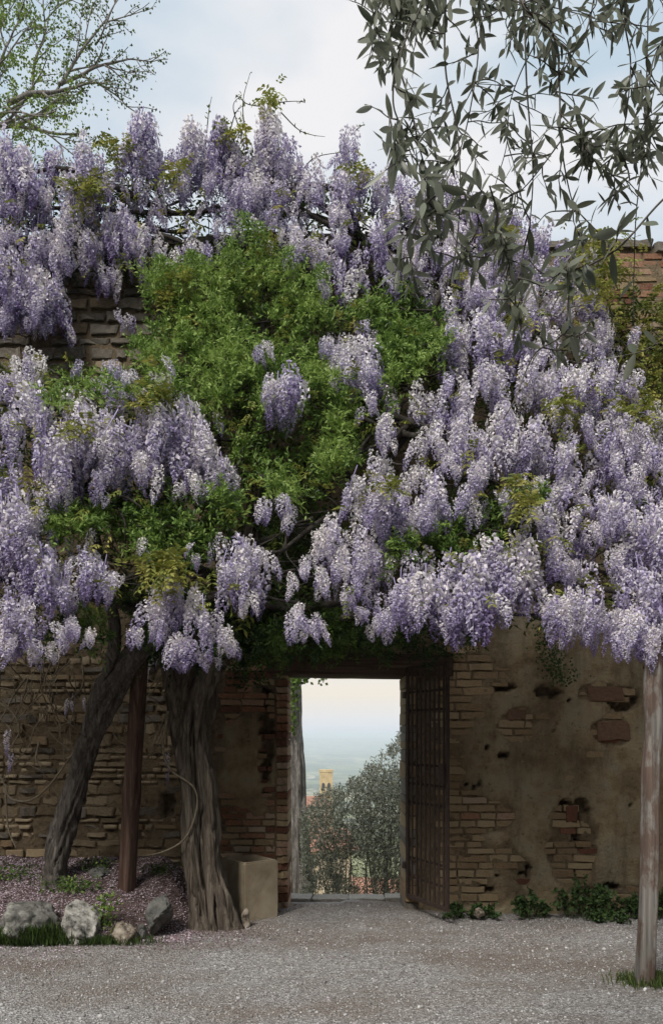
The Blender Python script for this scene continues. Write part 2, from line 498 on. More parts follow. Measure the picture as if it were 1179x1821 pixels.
def flat_mat(name, col, rough=0.85, var=0.25, scale=3):
    m, N, L, b = mat_new(name)
    f = noise(N, L, scale, 5, 0.6)
    L.new(ramp(N, L, f, [(0.3, tuple(v * (1 - var) for v in col)), (0.7, tuple(min(1, v * (1 + var)) for v in col))]), b.inputs['Base Color'])
    b.inputs['Roughness'].default_value = rough
    return m
M['ochre'] = flat_mat('ochre_masonry', (0.50, 0.37, 0.20), scale=0.6)
M['pinkwall'] = flat_mat('pink_brick_house_wall', (0.44, 0.27, 0.19), scale=0.8)
M['creamwall'] = flat_mat('cream_house_wall', (0.52, 0.42, 0.30), scale=0.8)
M['tile'] = flat_mat('terracotta_tiles', (0.32, 0.165, 0.11), scale=2)
M['dark_glass'] = flat_mat('dark_window', (0.04, 0.04, 0.045), 0.3, 0.1)

# ------------------------------------------------------------------ the wall
Y0, WT = 7.3, 0.5                       # front face of the wall and its thickness
DX0, DX1, DZ = -0.41, 0.69, 2.17        # door opening
def wall_x(px): return (px - CX) / F * Y0
def wall_z(py): return EYE + (HY - py) / F * Y0

wall = thing('garden_wall', 'old stone and brick garden wall with patchy render and an open doorway', 'wall', (0, Y0, 0))

def top_z(x):
    return 6.24 + 0.06 * (vnoise(np.asarray(x) * 1.7, 3.1, 0, 5) - 0.5) - 0.03 * np.clip(np.asarray(x) - 1, 0, 3)

def in_ell(x, z, cx, cz, rx, rz, n=0.35, s=3, soft=0.35, fq=6):
    """soft ragged ellipse mask 0..1 on the wall face"""
    d = ((x - cx) / rx) ** 2 + ((z - cz) / rz) ** 2 + (fbm(x * fq, z * fq, 0, s) - 0.5) * 2 * n * 2
    return np.clip((1.15 - d) / soft, 0, 1)

def render_cover(x, z):
    """0 = bare masonry, 1 = covered by render"""
    n = fbm(x * 1.6, z * 1.6, 0.3, 21, 5)
    n2 = fbm(x * 5, z * 5, 0.3, 25, 4)
    right = np.clip((x - 1.2) / 0.4, 0, 1)
    c = 0.28 + 0.60 * right + (n - 0.5) * 1.5 + (n2 - 0.5) * 0.8
    c = c - 0.7 * in_ell(x, z, 1.40, 0.28, 0.50, 0.34, 0.3, 31)      # bare courses beside the gate, low
    c = c - 0.7 * in_ell(x, z, 1.30, 0.85, 0.42, 0.20, 0.3, 32)
    c = c - 0.9 * in_ell(x, z, 2.25, 0.55, 0.24, 0.42, 0.3, 33)      # broken patch
    c = c - 0.8 * in_ell(x, z, 2.65, 1.65, 0.22, 0.13, 0.6, 34)      # two big square bricks
    c = c - 0.8 * in_ell(x, z, 2.60, 2.00, 0.26, 0.09, 0.6, 35)
    c = c - 0.6 * in_ell(x, z, 1.75, 1.70, 0.20, 0.16, 0.8, 36)
    c = c - 0.5 * in_ell(x, z, 2.7, 0.05, 0.5, 0.15, 0.3, 37)
    c = c + 0.35 * in_ell(x, z, -0.78, 1.35, 0.22, 0.55, 0.6, 38)    # rubbed render on the pier left of the door
    c = c * np.where(z > 3.4, 0.35, 1)
    return np.clip(c * 1.6 - 0.35, 0, 1)

HOLES = [(2.20, 0.93, 0.05, 0.08), (2.36, 0.92, 0.075, 0.075), (2.33, 0.79, 0.035, 0.06), (2.31, 0.68, 0.045, 0.045), (2.32, 0.58, 0.03, 0.05),
         (1.62, 2.05, 0.10, 0.035), (2.75, 1.90, 0.12, 0.07), (1.62, 1.42, 0.04, 0.02), (1.45, 0.14, 0.07, 0.04), (2.62, 0.17, 0.08, 0.03),
         (-0.62, 1.55, 0.05, 0.42), (-1.55, 0.95, 0.07, 0.10), (1.85, 0.33, 0.02, 0.06), (1.30, 0.25, 0.015, 0.05), (2.02, 2.02, 0.10, 0.06)]
_hr = random.Random(77)
for _q in range(22):
    HOLES.append((_hr.uniform(1.15, 3.3), _hr.uniform(0.1, 2.3), _hr.uniform(0.008, 0.030), _hr.uniform(0.006, 0.02)))
def hole(x, z):
    h = 0
    for q, (cx_, cz_, rx, rz) in enumerate(HOLES):
        h = np.maximum(h, in_ell(x, z, cx_, cz_, rx, rz, 0.9, 50 + q, 0.25, 14))
    return h

def wall_face(mb, x0, x1, z0, z1, step, topped=False):
    nx = max(2, int((x1 - x0) / step) + 1); nzz = max(2, int((z1 - z0) / step) + 1)
    X, Zt = np.meshgrid(np.linspace(x0, x1, nx), np.linspace(0, 1, nzz))
    zt = top_z(X) if topped else np.full_like(X, z1)
    Z = z0 + (zt - z0) * Zt
    cov = render_cover(X, Z)
    ho = hole(X, Z)
    y = Y0 + 0.006 - 0.026 * cov + 0.024 * (fbm(X * 4, Z * 4, 0, 9) - 0.5) + 0.018 * (fbm(X * 14, Z * 14, 0, 13, 4) - 0.5) + 0.10 * ho
    V = np.stack([X, y, Z], -1).reshape(-1, 3)
    i = (np.arange(nzz - 1)[:, None] * nx + np.arange(nx - 1)).reshape(-1, 1)
    mb.add(V, i + np.array([[0, 1, nx + 1, nx]]), render=(cov * (1 - ho)).ravel())

mb = MB()
wall_face(mb, -4.2, DX0 - 0.006, -0.4, 2.75, 0.028)
wall_face(mb, DX1 + 0.006, 4.2, -0.4, 2.75, 0.024)
wall_face(mb, DX0 - 0.006, DX1 + 0.006, DZ + 0.1, 2.75, 0.05)
wall_face(mb, -4.2, 4.2, 2.75, 6.3, 0.055, True)
wall_face(mb, -9.5, -4.2, -0.4, 6.3, 0.16, True)
wall_face(mb, 4.2, 9.5, -0.4, 6.3, 0.16, True)
mb.build('render_coat', M['plaster'], wall, smooth=True)
mb = MB()
for x0, x1, z0, z1 in ((-9.5, DX0 - 0.02, -3.0, 6.12), (DX1 + 0.02, 9.5, -3.0, 6.12), (DX0 - 0.02, DX1 + 0.02, DZ + 0.12, 6.12)):
    mb.add(box_v(x0, x1, Y0 + 0.125, Y0 + WT, z0, z1), BOXF, render=0.2)
mb.build('wall_core', M['plaster'], wall)

# unseen walls added behind and beside the viewer to darken under the flowers
cw = thing('courtyard_shade_wall', 'unseen stone wall added round the courtyard to shade the wall under the flowers', 'wall', (0, -5.5, 0))
mb = MB()
mb.add(box_v(-9.5, 9.5, -6.0, -5.5, -0.3, 8.4), BOXF, render=0.6)
mb.build('rear_shade_wall', M['plaster'], cw)
mb = MB()
mb.add(box_v(-9.98, -9.52, -6.0, Y0 + WT, -0.3, 6.2), BOXF, render=0.6)
mb.build('side_shade_wall', M['plaster'], cw)
mb = MB()
mb.add(box_v(9.52, 9.98, -6.0, Y0 + WT, -0.3, 6.2), BOXF, render=0.6)
mb.build('side_shade_wall', M['plaster'], cw)

# rough block meshes shared by bricks and stones (unit size, front face at -Y)
def block_mesh(name, seed, rough, mat):
    bm = bmesh.new()
    bmesh.ops.create_cube(bm, size=1.0)
    bmesh.ops.subdivide_edges(bm, edges=[e_ for e_ in bm.edges if abs(e_.verts[0].co.x - e_.verts[1].co.x) > 0.5], cuts=2)
    r = random.Random(seed)
    for v in bm.verts:
        v.co.x += r.uniform(-rough, rough) * 0.7
        v.co.z += r.uniform(-rough, rough)
        v.co.y += r.uniform(-rough, rough) * 0.6
    bmesh.ops.bevel(bm, geom=[e_ for e_ in bm.edges if e_.is_boundary is False and e_.calc_face_angle(0) > 0.7 and min(e_.verts[0].co.y, e_.verts[1].co.y) < 0 and max(e_.verts[0].co.y, e_.verts[1].co.y) < 0],
                    offset=0.05 + rough * 0.2, segments=1, affect='EDGES')
    me = bpy.data.meshes.new(name)
    bm.to_mesh(me); bm.free()
    me.materials.append(M[mat])
    return me
BL = {k_: [block_mesh(k_ + '_block', 100 + 13 * q + hash_, rr, k_) for q in range(5)]
      for hash_, (k_, rr) in enumerate((('stone_tan', 0.13), ('stone_grey', 0.13), ('brick_red', 0.06), ('brick_tan', 0.055), ('threshold', 0.06), ('brick_dark', 0.10), ('cap_stone', 0.045)))}

blocks = []     # name, material, x, z, w, h, proud, depth
def courses(name, mats, x0f, x1, z0, z1, wr, hr, keep, gap=0.012, proud=(0.002, 0.014)):
    z = z0
    while z < z1:
        h = random.uniform(*hr)
        x = x0f(z) - random.uniform(0, wr[0]) * 0.5
        while x < x1 - 0.03:
            w = random.uniform(*wr)
            if x + w > x1: w = x1 - x
            hh = h * (random.uniform(0.66, 1.0) if name == 'stone' else random.uniform(0.86, 1.0))
            if w > 0.04 and x >= x0f(z) - 0.001 and keep(x + w / 2, z + h / 2):
                blocks.append((name, random.choice(mats), x + w / 2, z + h / 2, w - gap, hh - gap, random.uniform(*proud), 0.12))
            x += w
        z += h
def bare(x, z):
    if float(hole(np.array(x), np.array(z))) > 0.25: return False
    c = float(render_cover(np.array(x), np.array(z)))
    return c < 0.62
# left: rough coursed stone with a few bricks
courses('stone', ['stone_tan', 'stone_tan', 'stone_tan', 'stone_grey', 'brick_tan'], lambda z: -3.75, -1.22, 0.22, 2.5, (0.08, 0.26), (0.05, 0.12), lambda x, z: float(hole(np.array(x), np.array(z))) < 0.3 and random.random() < 0.90, 0.016, (-0.006, 0.03))
# brick pier beside the doorway
courses('brick', ['brick_red', 'brick_red', 'brick_red', 'brick_tan'], lambda z: -1.21, DX0 - 0.115, 0.0, 2.6, (0.13, 0.25), (0.058, 0.072), lambda x, z: bare(x, z) or random.random() < 0.25, 0.011)
# right
courses('brick', ['brick_tan'] * 9 + ['brick_red'], lambda z: 0.82, 3.75, -0.18, 2.45, (0.14, 0.30), (0.062, 0.085), bare, 0.010, (-0.004, 0.010))
for x_, z_, w_, h_, m_ in ((2.66, 1.64, 0.30, 0.20, 'brick_dark'), (2.58, 2.0, 0.34, 0.14, 'brick_dark'), (1.74, 1.80, 0.17, 0.10, 'brick_dark'), (2.26, 0.86, 0.11, 0.15, 'brick_red'), (2.22, 0.06, 0.17, 0.09, 'brick_tan')):
    blocks.append(('brick', m_, x_, z_, w_, h_, 0.02, 0.12))
# upper left, above the lower mass of flowers
courses('stone', ['stone_grey', 'stone_grey', 'stone_tan'], lambda z: -3.6, -1.6, 4.55, 6.0, (0.12, 0.34), (0.08, 0.15), lambda x, z: random.random() < 0.95, 0.02, (0.01, 0.035))
# upper right corner
courses('brick', ['brick_red', 'brick_tan', 'brick_red'], lambda z: 2.45, 4.1, 5.3, 6.1, (0.18, 0.28), (0.06, 0.08), lambda x, z: z > 5.75 or random.random() < 0.5, 0.012)

def place_blocks(items):
    by = {}
    for it in items: by.setdefault(it[0], []).append(it)
    for nm, lst in by.items():
        lst.sort(key=lambda i_: -(i_[4] * i_[5] if abs(i_[2]) < 3.3 else 0.0))
        rest = MB()
        for q, (n_, m_, x, z, w, h, pr, dp) in enumerate(lst):
            me = random.choice(BL[m_])
            if q < 298:
                o = bpy.data.objects.new(nm, me); COL.objects.link(o)
                o.parent = wall
                o.location = (x, -pr + dp / 2, z)
                o.scale = (w, dp, h)
                o.rotation_euler = (0, random.gauss(0, 0.035 if nm == 'stone' else 0.014), 0)
            else:
                V = np.array([v.co[:] for v in me.vertices]) * (w, dp, h) + (x, Y0 - pr + dp / 2, z)
                for p in me.polygons:
                    pass
                k_ = {}
                for p in me.polygons: k_.setdefault(len(p.vertices), []).append(list(p.vertices))
                b0 = rest.n
                rest.V.append(V); rest.n += len(V)
                for kk, ff in k_.items(): rest.P.setdefault(kk, []).append(np.array(ff) + b0)
        if rest.n:
            o = rest.build(nm + 's', M['stone_tan' if nm == 'stone' else 'brick_tan'], wall)
            o['kind'] = 'stuff'
place_blocks(blocks)

# jambs: full-depth blocks lining the opening
def jamb(xa, xb, side, mats, hr):
    z = -0.25
    while z < DZ - 0.02:
        h = random.uniform(*hr)
        if z + h > DZ: h = DZ - z
        if h < 0.03: break
        j = random.uniform(-0.006, 0.006)
        x0, x1 = (xa, xb + j) if side < 0 else (xa + j, xb)
        o = bpy.data.objects.new('jamb_block', random.choice(BL[random.choice(mats)])); COL.objects.link(o)
        o.parent = wall
        o.location = ((x0 + x1) / 2, WT / 2 + 0.005, z + h / 2)
        o.scale = (x1 - x0, WT + 0.045 + random.uniform(0, 0.02), h - 0.008)
        z += h
jamb(DX0 - 0.11, DX0, -1, ['brick_red', 'brick_red', 'brick_tan'], (0.06, 0.085))
jamb(DX1, DX1 + 0.12, 1, ['brick_tan', 'brick_tan', 'cap_stone'], (0.07, 0.17))
# lintel beam
mb = MB()
n = 14
xs = np.linspace(-0.60, 1.14, n)
prof = [(-0.035, 0.0), (WT + 0.01, 0.0), (WT + 0.01, 0.2), (-0.035, 0.2), (-0.045, 0.1)]
V = np.array([[x, Y0 + a_ + 0.006 * vnoise(x * 6, b_ * 20, 0, 3), DZ + 0.005 - 0.018 * (x - 0.1) + b_ + 0.012 * (vnoise(x * 5, a_ * 9, b_ * 9, 8) - 0.5)] for x in xs for a_, b_ in prof])
i = (np.arange(n - 1)[:, None] * 5 + np.arange(5)).reshape(-1)
jn = (np.arange(n - 1)[:, None] * 5 + (np.arange(5) + 1) % 5).reshape(-1)
mb.add(V, np.stack([i, jn, jn + 5, i + 5], -1))
mb.P.setdefault(5, []).append(np.array([[0, 1, 2, 3, 4][::-1], [(n - 1) * 5 + q for q in range(5)]]))
mb.build('lintel', M['lintel'], wall)
# coping stones on top of the wall
x = -9.4
while x < 9.4:
    w = random.uniform(0.28, 0.5)
    if abs(x) < 4.6 or random.random() < 0.5:
        me = random.choice(BL['cap_stone'])
        o = bpy.data.objects.new('coping_stone', me); COL.objects.link(o); o.parent = wall
        h = random.uniform(0.07, 0.11)
        o.location = (x + w / 2, WT / 2, float(top_z(x + w / 2)) + h / 2 - 0.02)
        o.scale = (w - 0.015, WT + 0.1, h)
        o.rotation_euler = (0, random.gauss(0, 0.02), random.gauss(0, 0.02))
    x += w

# ------------------------------------------------------------------ ground, bed, valley
def ground_z(x, y):
    x = np.asarray(x, float); y = np.asarray(y, float)
    near = np.clip((y - 5.6) / 1.5, 0, 1); near = near * near * (3 - 2 * near)
    door = np.exp(-((x - 0.14) / 0.75) ** 2)
    z = -0.075 * near * (1 - door) * (x > 0.1) - 0.02 * near * (x <= 0.1)
    z = z - 0.11 * np.clip((y - 7.25) / 0.9, 0, 1) ** 1.3
    return z + 0.018 * (fbm(x * 1.3, y * 1.3, 0, 70, 3) - 0.5) + 0.006 * (vnoise(x * 9, y * 9, 0, 75) - 0.5)

def sheet(xs, ys, zf):
    X, Y = np.meshgrid(xs, ys)
    V = np.stack([X, Y, zf(X, Y)], -1).reshape(-1, 3)
    nx = len(xs)
    i = (np.arange(len(ys) - 1)[:, None] * nx + np.arange(nx - 1)).reshape(-1, 1)
    return V, i + np.array([[0, 1, nx + 1, nx]])
xs = np.concatenate([[-80, -40, -20, -12, -8, -6], np.linspace(-4.4, 4.4, 150), [6, 8, 12, 20, 40, 80]])
ys = np.concatenate([[-80, -40, -20, -10, -4, 0, 2], np.linspace(3.2, 8.3, 110)])
mb = MB(); mb.add(*sheet(xs, ys, ground_z))
g = mb.build('ground', M['gravel'], smooth=True); g['kind'] = 'structure'

# loose pebbles on the gravel
ico = bmesh.new(); bmesh.ops.create_icosphere(ico, subdivisions=1, radius=1.0)
IV = np.array([v.co[:] for v in ico.verts]); IF = np.array([[v.index for v in f.verts] for f in ico.faces]); ico.free()
def bed_h(x, y):
    """height of the planting bed above the gravel, negative outside it"""
    x = np.asarray(x, float); y = np.asarray(y, float)
    xe = -1.10 + 0.35 * (y - 6.8) + 0.1 * np.sin(y * 5)
    front = 5.98 + 0.05 * np.sin(x * 4) + 0.30 * np.clip((x + 1.9) / 0.8, 0, 1)
    t = np.clip((y - front) / (Y0 - front), -0.2, 1)
    s = np.clip((xe - x) / 0.55, -0.2, 1)
    tt = np.minimum(t * 1.0, s)
    h = 0.48 * np.where(tt > 0, tt ** 0.75 * np.clip(s * 1.6, 0, 1) , tt)
    return h
NP = 40000
px_ = RNG.uniform(-3.2, 3.4, NP); py_ = 3.9 + (RNG.random(NP) ** 1.5) * 3.7
keep = (np.abs(px_) < py_ * 0.47 + 0.1) & (bed_h(px_, py_) < -0.005) & ((py_ < 7.2) | ((px_ > DX0 + .05) & (px_ < DX1 - .05)))
px_, py_ = px_[keep], py_[keep]; NP = len(px_)
sz = (0.0025 + 0.0052 * RNG.random(NP) ** 1.6) * (1 + 1.1 * (RNG.random(NP) > 0.975))
ax = RNG.uniform(0.7, 1.4, (NP, 3)) * [1, 1, 0.7]
rot = RNG.uniform(0, 6.28, NP)
Vp = IV[None] * ax[:, None, :] * sz[:, None, None]
cx_, sx_ = np.cos(rot)[:, None], np.sin(rot)[:, None]
Vr = np.stack([Vp[..., 0] * cx_ - Vp[..., 1] * sx_, Vp[..., 0] * sx_ + Vp[..., 1] * cx_, Vp[..., 2]], -1)
Vr += np.stack([px_, py_, ground_z(px_, py_) + sz * 0.35], -1)[:, None, :]
mb = MB()
mb.add(Vr.reshape(-1, 3), (np.arange(NP)[:, None, None] * len(IV) + IF[None]).reshape(-1, 3), tone=np.repeat(np.clip(RNG.beta(2, 2.4, NP) + 0.6 * (RNG.random(NP) > 0.988), 0, 1), len(IV)))
o = mb.build('gravel', M['pebble']); o['kind'] = 'stuff'; tag(o, 'loose grey and white gravel pebbles strewn over the courtyard', 'gravel')

# planting bed
xs = np.linspace(-5.5, -0.35, 150); ys = np.linspace(5.75, 7.32, 60)
def bed_z(x, y):
    h = bed_h(x, y)
    return ground_z(x, y) + np.where(h > 0, h + 0.05 * (fbm(x * 6, y * 6, 0, 90, 3) - 0.45) * np.clip(h * 8, 0, 1), -0.03 + h)
mb = MB(); mb.add(*sheet(xs, ys, bed_z))
o = mb.build('planting_bed', M['soil'], smooth=True); o['kind'] = 'structure'
# fallen petals on the bed and the gravel in front of it
def petals(n, xf, yf, on_bed, tone_mu):
    x = xf(n); y = yf(n)
    z = np.maximum(bed_z(x, y), ground_z(x, y)) + 0.006
    P = np.stack([x, y, z], -1)
    a = RNG.uniform(0, 6.28, n)
    D = np.stack([np.cos(a), np.sin(a), RNG.normal(0, 0.25, n)], -1)
    N_ = np.stack([RNG.normal(0, 0.35, n), RNG.normal(0, 0.35, n), np.ones(n)], -1)
    return P, D, N_, RNG.uniform(0.010, 0.021, n), RNG.uniform(0.008, 0.014, n), np.clip(RNG.normal(tone_mu, 0.28, n), 0, 1)
mb = MB()
leaves(mb, *petals(6000, lambda n: np.clip(RNG.normal(-2.9, 0.5, n), -4.3, -1.9), lambda n: RNG.uniform(6.05, 7.25, n), True, 0.85))
leaves(mb, *petals(24000, lambda n: -4.2 + 3.1 * RNG.random(n) ** 1.2, lambda n: RNG.uniform(6.0, 7.28, n), True, 0.62))
leaves(mb, *petals(2200, lambda n: RNG.normal(-1.25, 0.42, n), lambda n: RNG.normal(6.15, 0.25, n), False, 0.22))
leaves(mb, *petals(900, lambda n: RNG.uniform(-3.2, -1.8, n), lambda n: RNG.normal(5.75, 0.2, n), False, 0.75))
leaves(mb, *petals(1500, lambda n: RNG.uniform(-3.0, 3.0, n), lambda n: np.minimum(RNG.normal(5.9, 0.6, n), 7.1), False, 0.5))
leaves(mb, *petals(700, lambda n: RNG.uniform(1.0, 3.5, n), lambda n: np.minimum(RNG.normal(6.6, 0.45, n), 7.2), False, 0.45))
o = mb.build('fallen_petals', M['fallen']); o['kind'] = 'stuff'; tag(o, 'fallen pinkish wisteria petals covering the planting bed', 'petals')

# land falling away behind the wall, valley and far ridge
def land_z(x, y):
    Yk = np.array([8.2, 9, 12, 20, 40, 90, 200, 330, 700, 1500, 3500, 6500, 9000, 11000, 14000])
    Zk = np.array([-0.16, -0.55, -1.9, -5, -11, -22, -34, -44, -85, -125, -150, -140, -95, -42, -40])
    z = np.interp(y, Yk, Zk)
    a = np.clip((y - 300) / 3000, 0, 1)
    z = z + a * 70 * (fbm(x / 900, y / 1500, 0, 120, 4) - 0.5) * (1 - 0.5 * np.clip((y - 7000) / 3000, 0, 1))
    return z + np.clip((y - 9) / 10, 0, 1) * 0.5 * (fbm(x * 0.4, y * 0.4, 0, 124, 3) - 0.5)
ys = np.geomspace(8.2, 14000, 150)
us = np.linspace(-1, 1, 121)
U, Yg = np.meshgrid(us, ys)
Xg = U * (40 + 1.1 * Yg)
V = np.stack([Xg, Yg, land_z(Xg, Yg)], -1).reshape(-1, 3)
i = (np.arange(len(ys) - 1)[:, None] * 121 + np.arange(120)).reshape(-1, 1)
mb = MB(); mb.add(V, i + np.array([[0, 1, 122, 121]]))
o = mb.build('valley_terrain', M['field'], smooth=True); o['kind'] = 'structure'

# stone threshold at the far edge of the doorway
t = thing('threshold', 'pale stone threshold slabs across the doorway floor', 'threshold', (0.14, 7.97, -0.1))
x = DX0 - 0.1
while x < DX1 + 0.05:
    w = random.uniform(0.24, 0.4)
    o = bpy.data.objects.new('slab', random.choice(BL['threshold'])); COL.objects.link(o); o.parent = t
    o.location = (x + w / 2 - 0.14, random.uniform(-0.02, 0.02), 0.012 + 0.03 * ((x + w / 2 - 0.14) ** 2) - 0.02)
    o.scale = (w - 0.015, 0.24, 0.10)
    x += w

# ------------------------------------------------------------------ iron gate
gate = thing('iron_gate', 'rusty iron bar gate leaf standing open against the rendered wall', 'gate', (0.705, 7.27, 0.0))
ge = Vector((1.003, 6.65)) - Vector((0.705, 7.27))
GL = ge.length; ga = math.atan2(ge.y, ge.x)
gate.rotation_euler = (0, 0, ga)
def part_box(name, x0, x1, y0, y1, z0, z1, mat, parent, bev=0.002):
    bm = bmesh.new(); bmesh.ops.create_cube(bm, size=1.0)
    for v in bm.verts:
        v.co = Vector(((v.co.x + .5) * (x1 - x0) + x0, (v.co.y + .5) * (y1 - y0) + y0, (v.co.z + .5) * (z1 - z0) + z0))
    if bev: bmesh.ops.bevel(bm, geom=list(bm.edges), offset=bev, segments=1, affect='EDGES')
    me = bpy.data.meshes.new(name); bm.to_mesh(me); bm.free()
    return link(name, me, mat, parent)
GB, GT = 0.085, 2.24
part_box('hinge_stile', 0.0, 0.035, -0.012, 0.012, GB, GT, M['iron'], gate)
part_box('end_stile', GL - 0.03, GL, -0.014, 0.014, GB, GT, M['iron'], gate)
for k_ in range(8):
    x = 0.10 + k_ * (GL - 0.17) / 7.0
    part_box('bar', x - 0.008, x + 0.008, -0.008, 0.008, GB + 0.02, GT - 0.02, M['iron'], gate)
part_box('bottom_rail', 0.036, GL - 0.031, -0.010, 0.010, GB - 0.004, GB + 0.036, M['iron'], gate)
part_box('top_rail', 0.036, GL - 0.031, -0.010, 0.010, GT - 0.036, GT + 0.002, M['iron'], gate)
for py in (1232, 1264, 1359, 1392, 1425, 1523, 1557):
    z = EYE + (HY - py) / F * 7.27
    part_box('cross_rail', 0.036, GL - 0.031, 0.0085, 0.0135, z - 0.011, z + 0.011, M['iron'], gate, 0.001)
part_box('lock_box', GL - 0.10, GL - 0.031, -0.03, 0.03, 1.17, 1.36, M['iron'], gate)
for z in (0.35, 1.95):
    part_box('hinge', -0.05, 0.0, -0.02, 0.02, z, z + 0.06, M['iron'], gate)

# ------------------------------------------------------------------ posts and trunks
def post_round():
    t = tag(None, '', '') if False else None
    mb = MB()
    base, top = at(1147, 1752, 4.98), at(1164, 1135, 4.98)
    n = 46
    P = np.array([base.lerp(top, q / (n - 1)) for q in range(n)])
    P[:, 0] += 0.012 * (vnoise(np.arange(n) * 0.18, 0.0, 0, 4) - 0.5) * 2
    P[0, 2] -= 0.05
    R = 0.058 + 0.004 * (vnoise(np.arange(n) * 0.3, 1.0, 0, 6) - 0.5) + 0.004 * np.exp(-np.arange(n) / 8.0)
    def shp(i_, ang):
        crack = 1 - 0.16 * np.exp(-((ang - 4.35 - 0.05 * math.sin(i_ * .3)) / 0.10) ** 2) * (i_ < 34)
        return crack * (1 + 0.05 * (vnoise(np.cos(ang) * 3, np.sin(ang) * 3, i_ * 0.09, 5) - 0.5))
    tube(mb, P, R, 32, shp)
    o = mb.build('wooden_post', M['post'], smooth=True, origin=tuple(base))
    tag(o, 'round weathered grey wooden post holding up the wisteria, grass at its foot', 'post')
post_round()

def stake():
    mb = MB()
    pts = [at(225, 1592, 6.67), at(231, 1480, 6.66), at(237, 1380, 6.63), at(245, 1260, 6.58), at(252, 1150, 6.5), at(256, 1060, 6.45)]
    P = smooth_path(pts, 40); P[0, 2] -= 0.06
    n = len(P)
    def shp(i_, ang):
        sq = 1 / np.maximum(np.abs(np.cos(ang - 0.5)), np.abs(np.sin(ang - 0.5))) ** 0.8
        return sq * (1 + 0.10 * (vnoise(np.cos(ang) * 4, np.sin(ang) * 4, i_ * 0.06, 15) - 0.5)) * (1 + 0.12 * math.exp(-((i_ - 13) / 1.6) ** 2))
    tube(mb, P, np.linspace(0.062, 0.05, n), 28, shp)
    o = mb.build('wooden_stake', M['redwood'], smooth=True, origin=tuple(P[0]))
    tag(o, 'squared reddish brown wooden prop between the two trunks', 'post')
stake()

def trunk(name, mat, pts, widths, n, sides, ridges, amp, parent, twist=0.6, flare=None, seed=0):
    P = smooth_path(pts, n)
    R = np.interp(np.linspace(0, 1, n), np.linspace(0, 1, len(widths)), widths)
    mb = MB()
    wb = 0.25 * (fbm(np.arange(n) * 0.06, 0.0, 0, 36 + seed, 3) - 0.5)
    def shp(i_, ang):
        a = ang + twist * i_ / n * 2
        r = amp * (np.abs(vnoise(np.cos(a) * ridges, np.sin(a) * ridges, i_ * 0.05, 30 + seed) - 0.5) * 2 - 0.45)
        r = r + amp * 0.5 * (vnoise(np.cos(a) * ridges * 2.6, np.sin(a) * ridges * 2.6, i_ * 0.10, 33 + seed) - 0.5)
        g1 = vnoise(np.cos(a) * ridges * 1.5 + 7, np.sin(a) * ridges * 1.5, i_ * 0.035, 37 + seed) - 0.5
        g2 = vnoise(np.cos(a) * ridges * 2.7 + 3, np.sin(a) * ridges * 2.7, i_ * 0.07, 39 + seed) - 0.5
        r = r - amp * 0.75 * np.exp(-(g1 / 0.07) ** 2) - amp * 0.4 * np.exp(-(g2 / 0.07) ** 2) + amp * 0.25
        r = r + wb[i_] + amp * 0.28 * (vnoise(np.cos(a) * ridges * 6, np.sin(a) * ridges * 6, i_ * 0.22, 35 + seed) - 0.5)
        if flare is not None:
            f_ = max(0.0, 1 - i_ / (n * flare))
            r = r + f_ ** 2 * (0.22 + 0.18 * np.sin(a * 5 + 0.6) + 0.10 * np.sin(a * 9))
        return 1 + r
    tube(mb, P, R, sides, shp)
    return mb.build(name, mat, parent, smooth=True), P

# wisteria over the pergola, with its leaning trunk
wis = thing('wisteria_vine', 'lower mass of lilac wisteria growing from a leaning grey trunk over the doorway', 'wisteria', tuple(at(102, 1582, 6.8)))
wtop = thing('wisteria_vine', 'upper band of lilac wisteria spilling over the top of the stone wall', 'wisteria', (-0.5, 7.1, 5.4))
tr1 = [at(102, 1590, 6.8), at(98, 1535, 6.8), at(118, 1460, 6.78), at(142, 1385, 6.72), at(163, 1310, 6.62), at(195, 1235, 6.5), at(238, 1165, 6.3), at(285, 1090, 6.1), at(330, 1000, 6.0), at(400, 880, 6.0)]
trunk('trunk', M['bark'], tr1, [0.135, 0.115, 0.098, 0.092, 0.095, 0.105, 0.10, 0.09, 0.075, 0.05], 110, 40, 2.6, 0.42, wis, 1.6, 0.10, 1)
trunk('limb', M['bark'], [at(160, 1305, 6.6), at(172, 1240, 6.5), at(195, 1190, 6.4), at(205, 1120, 6.2), at(180, 1000, 6.1), at(150, 850, 6.0)], [0.07, 0.06, 0.055, 0.05, 0.04, 0.03], 40, 16, 2.0, 0.3, wis, 0.8, None, 2)

# green leaved tree with the thick gnarled trunk
shrub = thing('green_leaved_tree', 'bright green small-leaved tree on a thick gnarled trunk beside the stone trough', 'tree', tuple(at(375, 1615, 6.55)))
trunk('trunk', M['bark_thick'], [at(376, 1690, 6.50), at(366, 1590, 6.54), at(354, 1490, 6.58), at(350, 1400, 6.58), at(343, 1310, 6.55), at(350, 1230, 6.5), at(375, 1160, 6.45), at(420, 1080, 6.4), at(455, 980, 6.5), at(470, 860, 6.6), at(470, 740, 6.7)],
      [0.155, 0.135, 0.125, 0.13, 0.145, 0.16, 0.15, 0.13, 0.10, 0.05, 0.02], 170, 96, 2.4, 0.60, shrub, 0.5, 0.20, 3)
trunk('root_strand', M['bark_thick'], [at(414, 1680, 6.42), at(398, 1610, 6.44), at(378, 1540, 6.46), at(374, 1460, 6.47), at(368, 1390, 6.48), at(358, 1310, 6.5), at(355, 1220, 6.5)], [0.095, 0.075, 0.065, 0.07, 0.075, 0.06, 0.04], 90, 40, 2.0, 0.5, shrub, 0.4, 0.15, 8)
